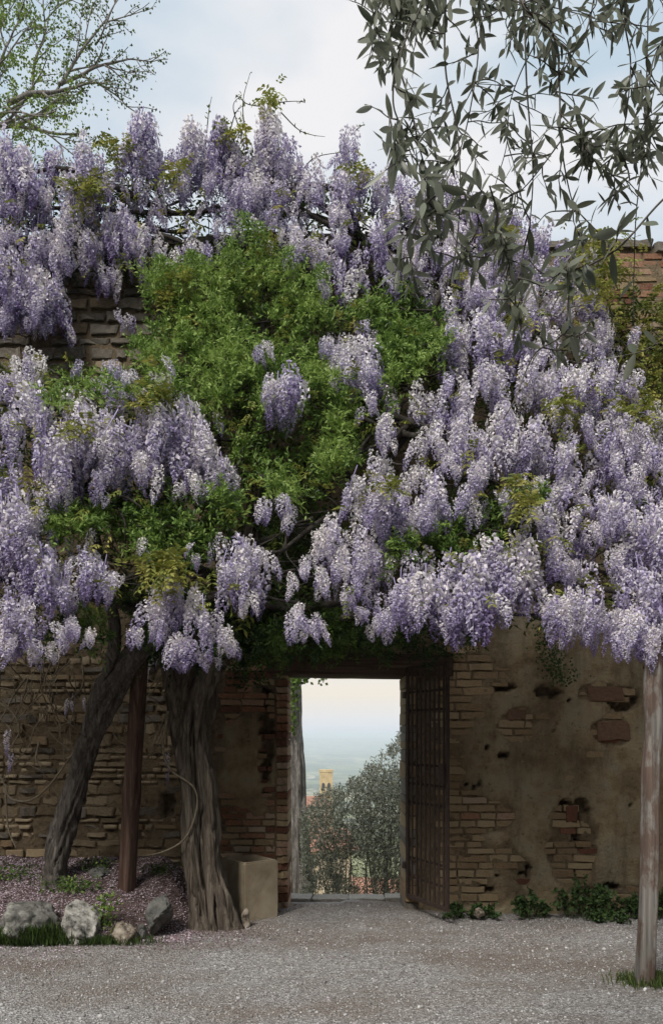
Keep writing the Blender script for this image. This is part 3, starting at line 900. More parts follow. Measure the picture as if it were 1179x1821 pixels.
trunk('root_strand', M['bark_thick'], [at(346, 1680, 6.44), at(350, 1600, 6.46), at(344, 1520, 6.48), at(338, 1430, 6.48), at(328, 1330, 6.5), at(332, 1230, 6.5)], [0.075, 0.06, 0.05, 0.055, 0.06, 0.045], 90, 36, 2.0, 0.5, shrub, -0.3, 0.12, 9)
trunk('limb', M['bark_thick'], [at(330, 1330, 6.6), at(318, 1260, 6.6), at(305, 1190, 6.5), at(290, 1100, 6.4), at(270, 960, 6.2), at(240, 900, 6.0)], [0.10, 0.10, 0.09, 0.08, 0.05, 0.03], 40, 24, 2.2, 0.35, shrub, 0.5, None, 4)
for q, pp in enumerate(([(440, 1020, 6.35), (520, 900, 6.3), (560, 760, 6.2), (640, 640, 6.3), (720, 560, 6.4)],
                        [(470, 800, 6.25), (400, 700, 6.1), (350, 580, 6.2), (320, 500, 6.4)],
                        [(470, 720, 6.3), (468, 560, 6.4), (465, 430, 6.5), (455, 380, 6.5)],
                        [(430, 1060, 6.4), (330, 930, 5.9), (200, 900, 5.6), (120, 920, 5.5)],
                        [(560, 800, 6.2), (700, 900, 5.8), (850, 930, 5.5), (930, 900, 5.5)],
                        [(560, 700, 6.3), (660, 750, 6.1), (735, 640, 6.0), (760, 560, 6.2)])):
    trunk('limb', M['stem'], [at(a_, b_, c_ + (0.35 if b_ < 1000 else 0.1)) for a_, b_, c_ in pp], [0.035, 0.022, 0.013, 0.007], 30, 8, 1.5, 0.2, shrub, 0.3, None, 6 + q)

# ------------------------------------------------------------------ wisteria flowers
SHAPES = [  # florets, fullness, taper, bareness of the top, bend
    (88, 0.92, 1.2, 0.0, 0.05), (76, 0.80, 1.4, 0.0, 0.10), (104, 1.02, 1.0, 0.0, 0.03), (58, 0.74, 1.3, 0.25, 0.12),
    (80, 0.68, 1.6, 0.10, 0.14), (98, 0.96, 1.3, 0.0, 0.08), (50, 0.66, 1.2, 0.40, 0.10), (84, 0.84, 1.7, 0.05, 0.16)]
def raceme_mesh(seed, shape, tint):
    """one hanging flower cluster, 1 m long nominal, top at the origin"""
    n, full, taper, bare_, bend_ = shape
    r_ = np.random.default_rng(seed)
    t_ = (np.arange(n) + r_.random(n)) / n
    t_ = bare_ + (1 - bare_) * t_ ** 0.92
    a = np.arange(n) * 2.39996 + r_.normal(0, 0.45, n)
    prof = np.interp(t_, [0, 0.06, 0.2, 0.45, 0.75, 0.93, 1.0], [0.08, 0.14, 0.165, 0.15 / taper ** 0.2, 0.115 / taper ** 0.6, 0.062 / taper, 0.02]) * full * r_.uniform(0.68, 1.14, n)
    bend = bend_ * np.sin(t_ * 2.5 + seed) - bend_ * math.sin(seed)
    out = np.stack([np.cos(a), np.sin(a), np.full(n, 0.0)], -1)
    P = np.stack([np.cos(a) * prof + bend, np.sin(a) * prof, -t_ * 0.97 + 0.03 + prof * -0.12], -1)
    size = np.interp(t_, [0, 0.65, 0.9, 1.0], [1.0, 0.92, 0.50, 0.28]) * r_.uniform(0.7, 1.25, n) * 0.096
    side = np.stack([-np.sin(a), np.cos(a), np.zeros(n)], -1)
    roll = r_.normal(0, 0.7, n)[:, None]
    up = unit(np.array([0, 0, 1.0]) + out * r_.uniform(-0.1, 0.7, n)[:, None] + side * roll)
    side = unit(np.cross(up, out)); fwd = unit(np.cross(side, up))
    s = size[:, None]
    # standard petal: bent up fan; keel and wings: folded tongue pointing outward and down
    q0 = P - up * s * 0.15
    v = [q0, P + side * s * 0.50 + up * s * 0.30 + fwd * s * 0.12, P + up * s * 0.60 - fwd * s * 0.04, P - side * s * 0.50 + up * s * 0.30 + fwd * s * 0.12,
         q0 + fwd * s * 0.10 + side * s * 0.24 - up * s * 0.15, q0 + fwd * s * 0.58 - up * s * 0.38, q0 + fwd * s * 0.10 - side * s * 0.24 - up * s * 0.15]
    V = np.stack(v, 1).reshape(-1, 3)
    i = np.arange(n)[:, None] * 7
    T = np.concatenate([i + np.array([[0, 1, 2]]), i + np.array([[0, 2, 3]]), i + np.array([[0, 4, 5]]), i + np.array([[0, 5, 6]])])
    base = np.interp(t_, [0, 0.15, 0.6, 1.0], [0.06, 0.16, 0.40, 0.82]) + r_.normal(0, 0.13, n) + tint
    tone = np.stack([base + 0.12, base - 0.12, base - 0.18, base - 0.12, base + 0.26, base + 0.36, base + 0.26], 1).reshape(-1)
    mb_ = MB()
    mb_.add(V, T, tone=np.clip(tone, 0, 1))
    tube(mb_, [[0, 0, 0.06], [float(np.interp(0.3, t_, bend)), 0, -0.3], [float(bend[-1]), 0, -0.95]], [0.012, 0.010, 0.004], 3, tone=0.75)
    me = mb_.mesh('flower_cluster')
    me.materials.append(M['petal'])
    return me
TINTS = (-0.14, 0.03, 0.20)
RAC = [raceme_mesh(200 + q, SHAPES[q % 8], TINTS[q // 8]) for q in range(24)]
RDATA = []
for me in RAC:
    V = np.empty(len(me.vertices) * 3, np.float32); me.vertices.foreach_get('co', V)
    T = np.array([list(p.vertices) for p in me.polygons if len(p.vertices) == 3])
    tn = np.empty(len(me.vertices), np.float32); me.attributes['tone'].data.foreach_get('value', tn)
    RDATA.append((V.reshape(-1, 3), T, tn))

def depth(px, py):
    """distance of the front of the canopy"""
    px = np.asarray(px, float); py = np.asarray(py, float)
    d = np.interp(py, [150, 250, 350, 450, 550, 650, 750, 900, 1050, 1200], [7.15, 7.05, 6.9, 6.65, 6.35, 6.0, 5.75, 5.4, 5.2, 5.15])
    l = np.where(py < 628, 7.02, np.interp(py, [628, 750, 900, 1200], [5.95, 5.5, 5.3, 5.2]))
    w = np.clip((330 - px) / 90, 0, 1)
    # right-hand end leans back to the wall
    r = np.interp(py, [300, 600, 720, 900, 1200], [7.1, 6.7, 6.2, 5.4, 5.1])
    wr = np.clip((px - 1040) / 110, 0, 1)
    d = d * (1 - w) + l * w
    return d * (1 - wr) + r * wr

rac = []      # (x, y, z, length, width scale, rotz, tilt, upper?)
def bunch(px, py, w, h, dy=0.0, dens=1.0, pale=0.0):
    Y = float(depth(px, py + h * 0.3)) - 0.06 + dy
    c = at(px, py, Y)
    wm, hm = w / F * Y, h / F * Y
    nn = max(2, int(round(1.25 * dens * (1.2 + wm * hm / 0.026))))
    hue = random.choice((0, 0, 1, 1, 1, 2)) if py > 560 else random.choice((0, 1, 1, 2, 2))
    for q in range(nn):
        u = random.uniform(-1, 1) if nn > 2 else random.uniform(-0.5, 0.5)
        L = min(0.56, max(0.13, hm * random.uniform(0.45, 0.92)))
        slack = max(0.0, hm - L)
        dz = 0.30 * hm * u * u + random.random() ** 1.4 * slack * (1 - 0.35 * u * u)
        rac.append((c.x + u * (wm * 0.5 - 0.045), Y + 0.10 * u * u + random.uniform(-0.09, 0.13), c.z - min(dz, slack + 0.1 * hm), L,
                    random.uniform(0.85, 1.2) * (0.34 / L) ** 0.45, random.uniform(0, 6.28), random.gauss(0, 0.15), Y > 6.45 and py < 610, hue if random.random() < 0.75 else random.randrange(3)))

BUNCHES = [
 # along the top of the wall
 (960,395,75,90),(1000,425,70,90),(1045,445,60,80),(1000,480,70,70),(740,295,75,80),(800,300,70,80),(850,335,70,80),(690,290,60,70),(885,350,60,80),(930,420,70,80),(780,350,70,80),(820,390,70,80),(740,440,70,70),(850,490,70,70),(960,520,60,80),(1060,530,50,60),
 (620,605,70,80,-0.22),(660,625,55,80,-0.22),(690,730,45,70,-0.22),(655,680,45,60,-0.18),(590,590,50,50,-0.2),(575,485,40,40,-0.2),(455,600,40,50,-0.22),(300,640,50,50,-0.3),(230,650,60,60,-0.2),
 (120,300,90,90),(200,300,70,70),(60,330,80,80),(260,310,70,60),(10,380,50,100),(120,390,70,80),(270,400,60,70),(400,360,70,60),(600,400,60,60),(630,440,60,60),(560,330,60,60),(480,300,80,70),(110,430,50,70),(170,400,60,80),(240,420,60,60),(10,520,50,90),(65,540,60,60),(300,250,60,60),(110,560,30,40),
 (1145,1080,80,110,-0.28),(1175,1060,70,120,-0.28),(1120,1090,50,90,-0.2),(1165,1100,60,80,-0.22),(30,1120,70,75),(0,1075,60,115),(70,1110,50,70),(285,1085,60,80),(325,1140,45,60),(400,1120,45,55),(440,1030,50,70),(95,1100,50,60),(160,1110,40,50),
 (20,232,80,150),(45,270,80,120),(100,245,80,90),(150,240,80,110),(255,200,70,130),(240,255,100,70),(165,300,110,80),(345,222,80,120),(392,215,90,110),
 (432,240,80,110),(482,195,80,150),(505,240,90,120),(560,290,60,85),(610,285,55,115),(625,225,55,75),(655,300,60,70),(705,318,75,85),(765,320,80,85),(835,320,70,70),
 (20,330,70,60),(310,300,60,60),(395,300,80,70),(445,310,90,80),(505,320,60,60),(690,370,70,70),(600,360,60,60),
 # second row
 (72,380,80,120),(215,362,105,115),(338,402,75,75),(545,398,100,85),(660,395,75,95),(150,345,90,70),(272,345,60,65),(440,335,80,60),(500,345,70,60),(720,395,60,80),
 (20,430,60,150),(60,455,90,130),(90,490,60,100),(30,490,60,100),(190,450,50,70),(220,540,45,50),(150,430,50,60),(45,608,80,80),(20,640,60,60),(240,460,50,40),
 (700,440,50,60),(760,400,70,80),(800,420,60,80),(872,425,75,120),(835,455,45,70),(910,365,85,90),(885,395,60,70),(950,400,70,60),
 # lower left mass
 (62,668,60,140),(10,725,50,130),(100,745,90,160),(158,715,90,160),(205,735,80,140),(305,690,150,190),(345,740,90,130),(270,720,80,110),(145,640,45,45),(205,640,75,75),(287,648,55,55),
 (250,800,32,80),(120,840,80,70),(20,855,90,190),(55,950,100,150),(88,980,95,115),(155,975,70,105),(198,985,50,95),(30,1045,90,115),(10,1085,60,90),(120,1092,65,65),(65,900,60,90),(5,800,60,100),
 (175,830,50,80),(330,830,60,60),(390,800,50,90),
 (430,940,100,150),(465,960,40,70),(300,1025,110,115),(272,1070,50,70),(357,1035,50,120),(330,1125,45,70),(395,1105,50,60),(470,880,28,55,-0.1),(508,872,42,70,-0.1),(345,960,40,50),(255,955,35,40),(545,1060,65,80),(535,1095,40,45),
 (545,985,40,60),(575,1000,45,70),(640,1000,55,80),(655,1050,50,60),(560,1085,50,60),(520,1010,30,50),(385,1080,50,70),(240,1100,40,60),(315,1120,40,80),(370,1130,40,60),
 # in the green tree
 (505,650,90,115,-0.26,1.2),(490,655,60,90,-0.26),(470,597,60,45,-0.24),(640,585,85,115,-0.1),(600,598,60,60),(655,555,50,50),(570,488,40,35),(690,725,45,60),(645,640,60,60),
 # over the doorway and right of it
 (655,818,85,110),(740,812,60,80),(772,828,50,125),(700,860,130,105),(735,880,80,90),(590,915,70,90),(637,935,95,115),(600,985,40,60),(620,1030,55,70),(565,930,40,70),
 (740,1005,150,140),(715,1030,70,110),(690,1075,50,65),(790,1080,45,70),(670,1085,40,50),
 (845,975,65,180),(885,945,85,165),(932,945,70,160),(910,960,90,120),(870,1040,60,90),(1030,1040,125,120),(975,1035,50,80),(1060,1070,60,80),(1000,1060,60,90),
 (1140,985,95,180),(1108,1075,55,95),(1165,1040,50,130),(1150,895,85,140),(1092,875,100,95),(1060,865,60,60),(958,895,62,85),(990,955,32,80),(1100,960,60,90),(1070,910,40,60),
 # right middle
 (758,655,50,95),(797,668,42,95),(828,678,62,110),(768,738,62,95),(830,735,85,115),(900,715,95,155),(952,735,85,120),(870,795,75,105),(1000,785,65,95),(1052,735,115,115),(1122,735,95,115),(1165,715,60,110),
 (848,548,125,125),(910,575,95,95),(808,555,60,80),(972,585,62,85),(950,635,95,105),(1040,640,90,95),(1082,635,60,105),(1010,655,60,85),(1035,495,75,100),(1080,565,50,55),(1000,515,70,80),(870,640,80,90),
 (940,830,80,80),(1020,830,80,80),(1140,820,80,90),(830,850,70,90),(900,850,80,80),(1090,810,70,70),(1060,560,50,70),(1120,580,45,50),(990,700,60,70),(1125,660,50,60),(1150,780,60,80),(800,800,50,70),(780,780,40,60),
 (930,500,70,80),(880,520,60,60),(960,460,60,60),
]
for b_ in BUNCHES: bunch(*b_)
# outside the frame the vine is carried on, partly to block side light
for q in range(70):
    s_ = -1 if q % 2 else 1
    px = -60 - random.random() * 600 if s_ < 0 else 1230 + random.random() * 600
    py = random.uniform(250 if s_ < 0 else 560, 1040)
    if s_ < 0 and 470 < py < 630: continue
    bunch(px, py, random.uniform(70, 120), random.uniform(90, 160))

# zones of the canopy in the photograph
def poly_mask(px, py, poly):
    px = np.asarray(px); py = np.asarray(py)
    ins = np.zeros(px.shape, bool)
    j = len(poly) - 1
    for i_ in range(len(poly)):
        xi, yi = poly[i_]; xj, yj = poly[j]
        ins ^= ((yi > py) != (yj > py)) & (px < (xj - xi) * (py - yi) / (yj - yi + 1e-9) + xi)
        j = i_
    return ins
G_MAIN = [(428,385),(470,430),(500,480),(560,500),(625,535),(640,570),(575,600),(560,640),(640,690),(690,750),(650,840),(560,895),(480,885),(420,830),(400,770),(370,745),(320,690),(245,645),(270,560),(255,490),(330,465),(400,455)]
G_RIGHT = [(640,540),(700,515),(760,525),(798,580),(800,640),(740,680),(700,715),(660,660)]
G_LEFT = [(80,915),(150,880),(250,865),(330,850),(430,880),(420,960),(330,1000),(250,985),(180,960),(95,955)]
G_LOW = [(800,905),(890,885),(955,880),(985,905),(930,950),(840,985),(760,1000),(690,1010),(680,980),(780,950)]
G_SMALL = [(75,680),(200,665),(330,670),(320,715),(180,715),(90,710)]
DARK = [(400,880),(560,880),(590,920),(580,1000),(600,1130),(470,1160),(420,1100),(470,1000),(420,930)]  # shaded gap, its leaves toned dark
BARE = [(90,500),(180,490),(255,500),(255,600),(230,640),(100,630),(85,560)]
TOPL = np.array([(-400,240),(0,240),(100,255),(200,240),(255,210),(300,265),(340,232),(420,222),(480,200),(540,265),(580,300),(620,240),(680,320),(760,330),(860,335),(910,375),(980,430),(1050,425),(1110,470),(1179,510),(1600,560)], float)
BOTL = np.array([(-400,1110),(0,1100),(100,1085),(200,1075),(300,1075),(420,1100),(480,1130),(560,1115),(700,1095),(1600,1115)], float)

n = 2100          # loose racemes filling in between
px = RNG.uniform(-330, 1500, n); py = RNG.uniform(230, 1060, n)
ok = (py > np.interp(px, TOPL[:, 0], TOPL[:, 1]) + 15) & (py < np.interp(px, BOTL[:, 0], BOTL[:, 1]) - 90)
for pl in (G_MAIN, G_RIGHT, G_LEFT, G_LOW, DARK, BARE): ok &= ~poly_mask(px, py + 25, pl)
ok &= ~((px < 260) & (py > 470) & (py < 640)) & ~((px > 1085) & (py < 640))
ok &= ~poly_mask(px, py, [(680,690),(780,680),(780,820),(690,830)]) | (RNG.random(n) < 0.15)
ok &= fbm(px / 60, py / 60, 0, 160, 2) > 0.36
idx = np.where(ok)[0][:900]
for q in idx:
    Y = float(depth(px[q], py[q] + 20)) + random.uniform(0.02, 0.30)
    p = at(px[q], py[q], Y); L = random.uniform(0.16, 0.44)
    rac.append((p.x, p.y, p.z, L, random.uniform(0.8, 1.1), random.uniform(0, 6.28), random.gauss(0, 0.15), Y > 6.45 and py[q] < 610, random.randrange(3)))

def place_racemes():
    for upper, parent in ((True, wtop), (False, wis)):
        lst = [r for r in rac if r[7] == upper]
        def vis(r):
            ppx = CX + r[0] / r[1] * F
            return (r[3] * r[4] * F / r[1]) * (1.0 if -20 < ppx < 1200 else 0.1) - 60 * max(0, r[1] - float(depth(ppx, HY - (r[2] - EYE) / r[1] * F)))
        lst.sort(key=vis, reverse=True)
        pl = np.array(parent.location)
        rest = MB()
        for q, (x, y, z, L, w, rz, ti, up, hue) in enumerate(lst):
            k_ = hue * 8 + random.randrange(8)
            if q < 299:
                o = bpy.data.objects.new('flower_cluster', RAC[k_]); COL.objects.link(o)
                o.parent = parent
                o.location = (x - pl[0], y - pl[1], z - pl[2])
                o.scale = (L * w, L * w, L)
                o.rotation_euler = (ti, random.gauss(0, 0.12), rz)
            else:
                V, T, tn = RDATA[k_]
                c_, s_ = math.cos(rz), math.sin(rz)
                W = V * (L * w, L * w, L)
                W = np.stack([W[:, 0] * c_ - W[:, 1] * s_ + ti * W[:, 2], W[:, 0] * s_ + W[:, 1] * c_ + ti * 0.5 * W[:, 2], W[:, 2]], -1) + (x, y, z)
                rest.add(W, T, tone=np.clip(tn + random.uniform(-0.3, 0.3), 0, 1))
        if rest.n:
            o = rest.build('flower_clusters', M['petal'], parent); o['kind'] = 'stuff'
place_racemes()

# ------------------------------------------------------------------ leaves and stems of the wisteria
def pinnate(mb, P, D, n_pairs, ll, tone):
    """compound leaves: leaflets in pairs along a drooping stalk, P and D (n,3)"""
    n_ = len(P)
    D = unit(D)
    sd_ = unit(np.cross(D, np.array([0, 0, 1.0]) + RNG.normal(0, 0.2, (n_, 3))))
    up_ = np.cross(sd_, D)
    for q in range(n_pairs):
        t_ = (q + 0.6) / n_pairs
        base = P + D * (t_ * ll * n_pairs * 0.55)[:, None] - np.array([0, 0, 1.0]) * (t_ ** 2 * ll * 0.9)[:, None]
        for s_ in (-1, 1):
            leaves(mb, base, sd_ * s_ + D * 0.5 - np.array([0, 0, 0.35]) + RNG.normal(0, 0.15, (n_, 3)), up_ + RNG.normal(0, 0.25, (n_, 3)), ll * RNG.uniform(0.8, 1.1, n_), ll * 0.40, np.clip(tone + RNG.normal(0, 0.06, n_), 0, 1))

n = 13000
px = RNG.uniform(-800, 1980, n); py = RNG.uniform(230, 1110, n)  # fill runs well past the frame to block side light under the canopy
ok = (py > np.interp(px, TOPL[:, 0], TOPL[:, 1]) + 40) & (py < np.interp(px, BOTL[:, 0], BOTL[:, 1])) & ~poly_mask(px, py, BARE)
ok &= ~((px < 270) & (py > 500) & (py < 640))
px, py = px[ok], py[ok]; n = len(px)
d0 = depth(px, py)
Y = d0 + 0.10 + RNG.random(n) ** 0.8 * np.minimum(7.2 - d0, 1.7)
P = at_np(px, py, np.minimum(Y, 7.22))
upm = (d0 > 6.45) & (py < 610)
for m_, par in ((upm, wtop), (~upm, wis)):
    mb = MB()
    pinnate(mb, P[m_], rand_dirs(m_.sum(), -0.2) * [1, 1, 0.5], 3, RNG.uniform(0.045, 0.075, m_.sum()), np.clip(RNG.normal(0.28, 0.18, m_.sum()), 0, 1))
    # sprigs of young yellow-green leaves showing at the front
    k_ = 330 if par is wtop else 420
    qx = RNG.uniform(-300, 1480, k_ * 6); qy = RNG.uniform(215, 1090, k_ * 6)
    g_ = (qy > np.interp(qx, TOPL[:, 0], TOPL[:, 1]) + 5) & (fbm(qx / 45, qy / 45, 0, 180, 2) > 0.56) & ~poly_mask(qx, qy, BARE) & ~poly_mask(qx, qy, DARK) & ~((qx < 260) & (qy > 480) & (qy < 640))
    dd = depth(qx, qy)
    g_ &= ((dd > 6.45) & (qy < 610)) if par is wtop else ~((dd > 6.45) & (qy < 610))
    qx, qy, dd = qx[g_][:k_], qy[g_][:k_], dd[g_][:k_]
    pinnate(mb, at_np(qx, qy, dd - RNG.uniform(-0.05, 0.12, len(qx))), rand_dirs(len(qx), 0.2) - np.array([0, 0.5, 0]), 4, RNG.uniform(0.035, 0.055, len(qx)), np.clip(RNG.normal(0.80, 0.13, len(qx)), 0, 1))
    # marked tufts
    TU = [(150,340,35),(165,320,20),(310,305,25),(320,490,20),(265,705,45),(285,1012,40),(310,1010,30),(1060,440,55),(1075,480,50),(1045,520,45),(1040,470,40),(930,900,25),(1000,722,25),(1130,737,30),(920,860,15),(690,868,12),(480,178,22),(470,430,10),(205,260,25),(420,235,20),(300,520,20),(135,760,25),(925,560,25),(890,420,30),(640,300,15)]
    for (tx, ty, tr_) in TU:
        dd1 = float(depth(tx, ty))
        if ((dd1 > 6.45) and ty < 610) != (par is wtop): continue
        k2 = int(tr_ * 0.9) + 5
        qx = RNG.normal(tx, tr_ * 0.5, k2); qy = RNG.normal(ty, tr_ * 0.42, k2)
        pinnate(mb, at_np(qx, qy, dd1 - 0.16 + RNG.normal(0, 0.07, k2)), rand_dirs(k2, 0.1) - np.array([0, 0.4, 0]), 4, RNG.uniform(0.04, 0.062, k2), np.clip(RNG.normal(0.84, 0.12, k2), 0, 1))
    o = mb.build('foliage', M['wleaf'], par); o['kind'] = 'stuff'

# creeper at the right-hand end, on the wall top
creep = thing('wall_creeper', 'yellow-green creeper clothing the wall top at the end of the wisteria', 'creeper', (3.2, 7.2, 4.8))
n = 1500
px = RNG.uniform(1075, 1500, n); py = RNG.uniform(495, 720, n)
ok = (py > 500 + 60 * np.clip((1120 - px) / 60, 0, 1) + 30 * vnoise(px / 30, 1.0, 0, 9)) & (fbm(px / 50, py / 30, 0, 190, 3) > 0.40)
px, py = px[ok], py[ok]
mb = MB()
yy = np.interp(py, [500, 640, 720], [7.18, 6.85, 6.4]) - RNG.random(len(px)) * 0.22
pinnate(mb, at_np(px, py, yy), rand_dirs(len(px), -0.2) * [1, 0.4, 0.6] - np.array([0, 0.3, 0]), 4, RNG.uniform(0.035, 0.06, len(px)), np.clip(RNG.normal(0.80, 0.2, len(px)), 0, 1))
o = mb.build('foliage', M['wleaf'], creep); o['kind'] = 'stuff'
mb = MB()
for q in range(26):
    p0 = at(random.uniform(1090, 1450), random.uniform(690, 740), 6.6)
    p1 = at(random.uniform(1090, 1450), random.uniform(520, 580), 7.15)
    tube(mb, smooth_path([p0, p0.lerp(p1, 0.5) + Vector((random.uniform(-.2, .2), 0, .1)), p1], 8), 0.006, 4)
mb.build('stem', M['stem'], creep)

# woody stems
def stem_tangle(par, cnt, test, seed):
    r_ = random.Random(seed)
    mb = MB()
    c = 0
    while c < cnt:
        px_, py_ = r_.uniform(-300, 1480), r_.uniform(280, 1100)
        if not test(px_, py_): continue
        a = r_.choice((0, PI)) + r_.gauss(0, 0.5)
        pts = []
        thick = r_.random() ** 2.2
        for k_ in range(7):
            d_ = float(depth(px_, py_)) + r_.uniform(0.15, 0.45)
            pts.append(at(px_, py_, min(d_, 7.22)))
            a += r_.gauss(0, 0.45)
            nx_, ny_ = px_ + 38 * math.cos(a), py_ + 30 * math.sin(a)
            if not (test(nx_, ny_) and abs(float(depth(nx_, ny_)) - float(depth(px_, py_))) < 0.35): break
            px_, py_ = nx_, ny_
        if len(pts) < 3: continue
        tube(mb, smooth_path(pts, len(pts) * 4), np.linspace(0.006 + 0.018 * thick, 0.003, len(pts) * 4), 5)
        c += 1
    return mb.build('branches', M['stem'], par, smooth=True)
def okc(a, b):
    return b > np.interp(a, TOPL[:, 0], TOPL[:, 1]) + 60 and b < np.interp(a, BOTL[:, 0], BOTL[:, 1]) and not bool(poly_mask(np.array(a), np.array(b), BARE))
o = stem_tangle(wtop, 210, lambda a, b: okc(a, b) and (float(depth(a, b)) > 6.45 and b < 610), 1); o['kind'] = 'stuff'
o = stem_tangle(wis, 230, lambda a, b: okc(a, b) and not (float(depth(a, b)) > 6.45 and b < 610), 2); o['kind'] = 'stuff'
# main canes: from the trunk over the doorway, up to the wall top
mb = MB()
for pp in ([(330,1000,6.0),(480,960,6.1),(640,900,6.0),(720,780,6.1),(850,700,6.2),(1000,640,6.4)], [(330,1000,6.0),(500,1080,6.0),(700,1050,5.8),(900,1020,5.6),(1160,1060,5.3),(1400,1050,5.3)],
           [(400,880,6.0),(300,800,5.9),(180,740,5.8),(40,720,5.8),(-150,720,5.8)], [(720,780,6.1),(690,740,6.0),(760,760,5.95),(830,770,5.9)], [(690,790,6.0),(740,740,6.0),(770,700,6.1)],
           [(680,750,6.05),(730,775,5.95),(800,765,5.95)], [(285,1090,6.1),(150,1060,5.9),(0,1030,5.7),(-200,1040,5.6)]):
    tube(mb, smooth_path([at(*p) for p in pp], 30), np.linspace(0.04, 0.014, 30), 8)
mb.build('canes', M['stem'], wis, smooth=True)
mb = MB()
for pp in ([(850,700,6.3),(760,560,6.7),(640,420,7.05),(480,370,7.1),(300,380,7.1),(100,370,7.12),(-150,380,7.12)], [(640,420,7.05),(540,345,7.0),(470,320,7.0),(380,300,7.05)], [(640,420,7.05),(600,340,7.05),(510,330,7.0),(450,345,7.0)],
           [(760,560,6.7),(840,420,6.95),(760,360,7.0),(690,340,7.0)], [(300,380,7.1),(200,330,7.05),(110,300,7.05),(10,320,7.05)], [(640,385,7.0),(590,400,6.95),(520,360,6.95)]):
    tube(mb, smooth_path([at(*p) for p in pp], 30), np.linspace(0.035, 0.012, 30), 8)
mb.build('canes', M['stem'], wtop, smooth=True)
# tall sprigs against the sky, with a few small leaves
lf = MB()
for pp in ([(440,260),(432,185),(445,130)], [(480,215),(482,190),(480,165)], [(470,190),(440,185),(425,172),(418,175)], [(480,190),(500,182),(530,180),(543,183)], [(500,200),(530,230),(555,240),(578,243)],
           [(366,265),(370,215),(373,190),(377,172)], [(430,240),(415,190),(430,168)], [(260,215),(250,203),(248,192)], [(625,240),(640,225),(648,222)], [(540,300),(560,280),(600,272),(620,274)], [(410,230),(420,200),(435,185)]):
    pts = smooth_path([at(a, b, 7.05) for a, b in pp], 12)
    mb = MB(); tube(mb, pts, np.linspace(0.006, 0.002, 12), 4); mb.build('sprig', M['stem'], wtop)
    sel = pts[RNG.integers(2, 12, 9)]
    leaves(lf, sel, rand_dirs(9, 0.3), rand_dirs(9, 1), RNG.uniform(0.02, 0.045, 9), RNG.uniform(0.012, 0.02, 9), RNG.uniform(0.3, 0.9, 9))
lf.build('sprig_leaves', M['wleaf'], wtop)['kind'] = 'stuff'

# dry stems hanging and creeping in front of the wall at the left
vines = thing('dry_vine', 'tangle of dry leafless vine stems hanging against the stone wall behind the trunks', 'vine', (-2.4, 7.1, 0.4))
mb = MB()
r_ = random.Random(5)
for q in range(64):
    px_, py_ = r_.uniform(-120, 330), r_.uniform(1120, 1230)
    pts = [at(px_, py_, 7.0)]
    a = PI / 2 + r_.gauss(0, 0.35)
    for k_ in range(r_.randint(3, 9)):
        a += r_.gauss(0, 0.5); a += 0.15 * (PI / 2 - a)
        px_ += 38 * math.cos(a); py_ += 38 * math.sin(a)
        pts.append(at(px_, min(py_, 1530), r_.uniform(7.0, 7.22)))
    tube(mb, smooth_path(pts, len(pts) * 4), np.linspace(0.0065 if r_.random() > 0.2 else 0.010, 0.0025, len(pts) * 4), 4)
for pp in ([(10,1395),(20,1420),(55,1423),(90,1395),(130,1340),(160,1300),(185,1275)], [(0,1250),(25,1270),(35,1300),(20,1330)], [(70,1320),(65,1350),(75,1365)], [(120,1350),(150,1330),(175,1315),(172,1300)],
           [(300,1265),(290,1330),(305,1370),(345,1400),(350,1440),(330,1490),(290,1515),(240,1525)], [(0,1380),(10,1400),(15,1470),(30,1510)]):
    tube(mb, smooth_path([at(a_, b_, 6.9 if a_ < 280 else 6.42) for a_, b_ in pp], 30), np.linspace(0.011, 0.006, 30), 6)
o = mb.build('stems', M['dry'], vines, smooth=True); o['kind'] = 'stuff'
# small faded flower clusters among them belong to the vine over the doorway
for (a_, b_, L_) in ((130,1235,0.17),(120,1245,0.16),(150,1240,0.14),(15,1300,0.26),(20,1340,0.2),(300,1330,0.24),(298,1360,0.2),(265,1170,0.26),(275,1150,0.22)):
    p = at(a_, b_, 6.95)
    o = bpy.data.objects.new('faded_flower_cluster', random.choice(RAC)); COL.objects.link(o); o.parent = wis
    o.location = p - wis.location; o.scale = (L_ * 0.9, L_ * 0.9, L_); o.rotation_euler = (0, 0, random.random() * 6)

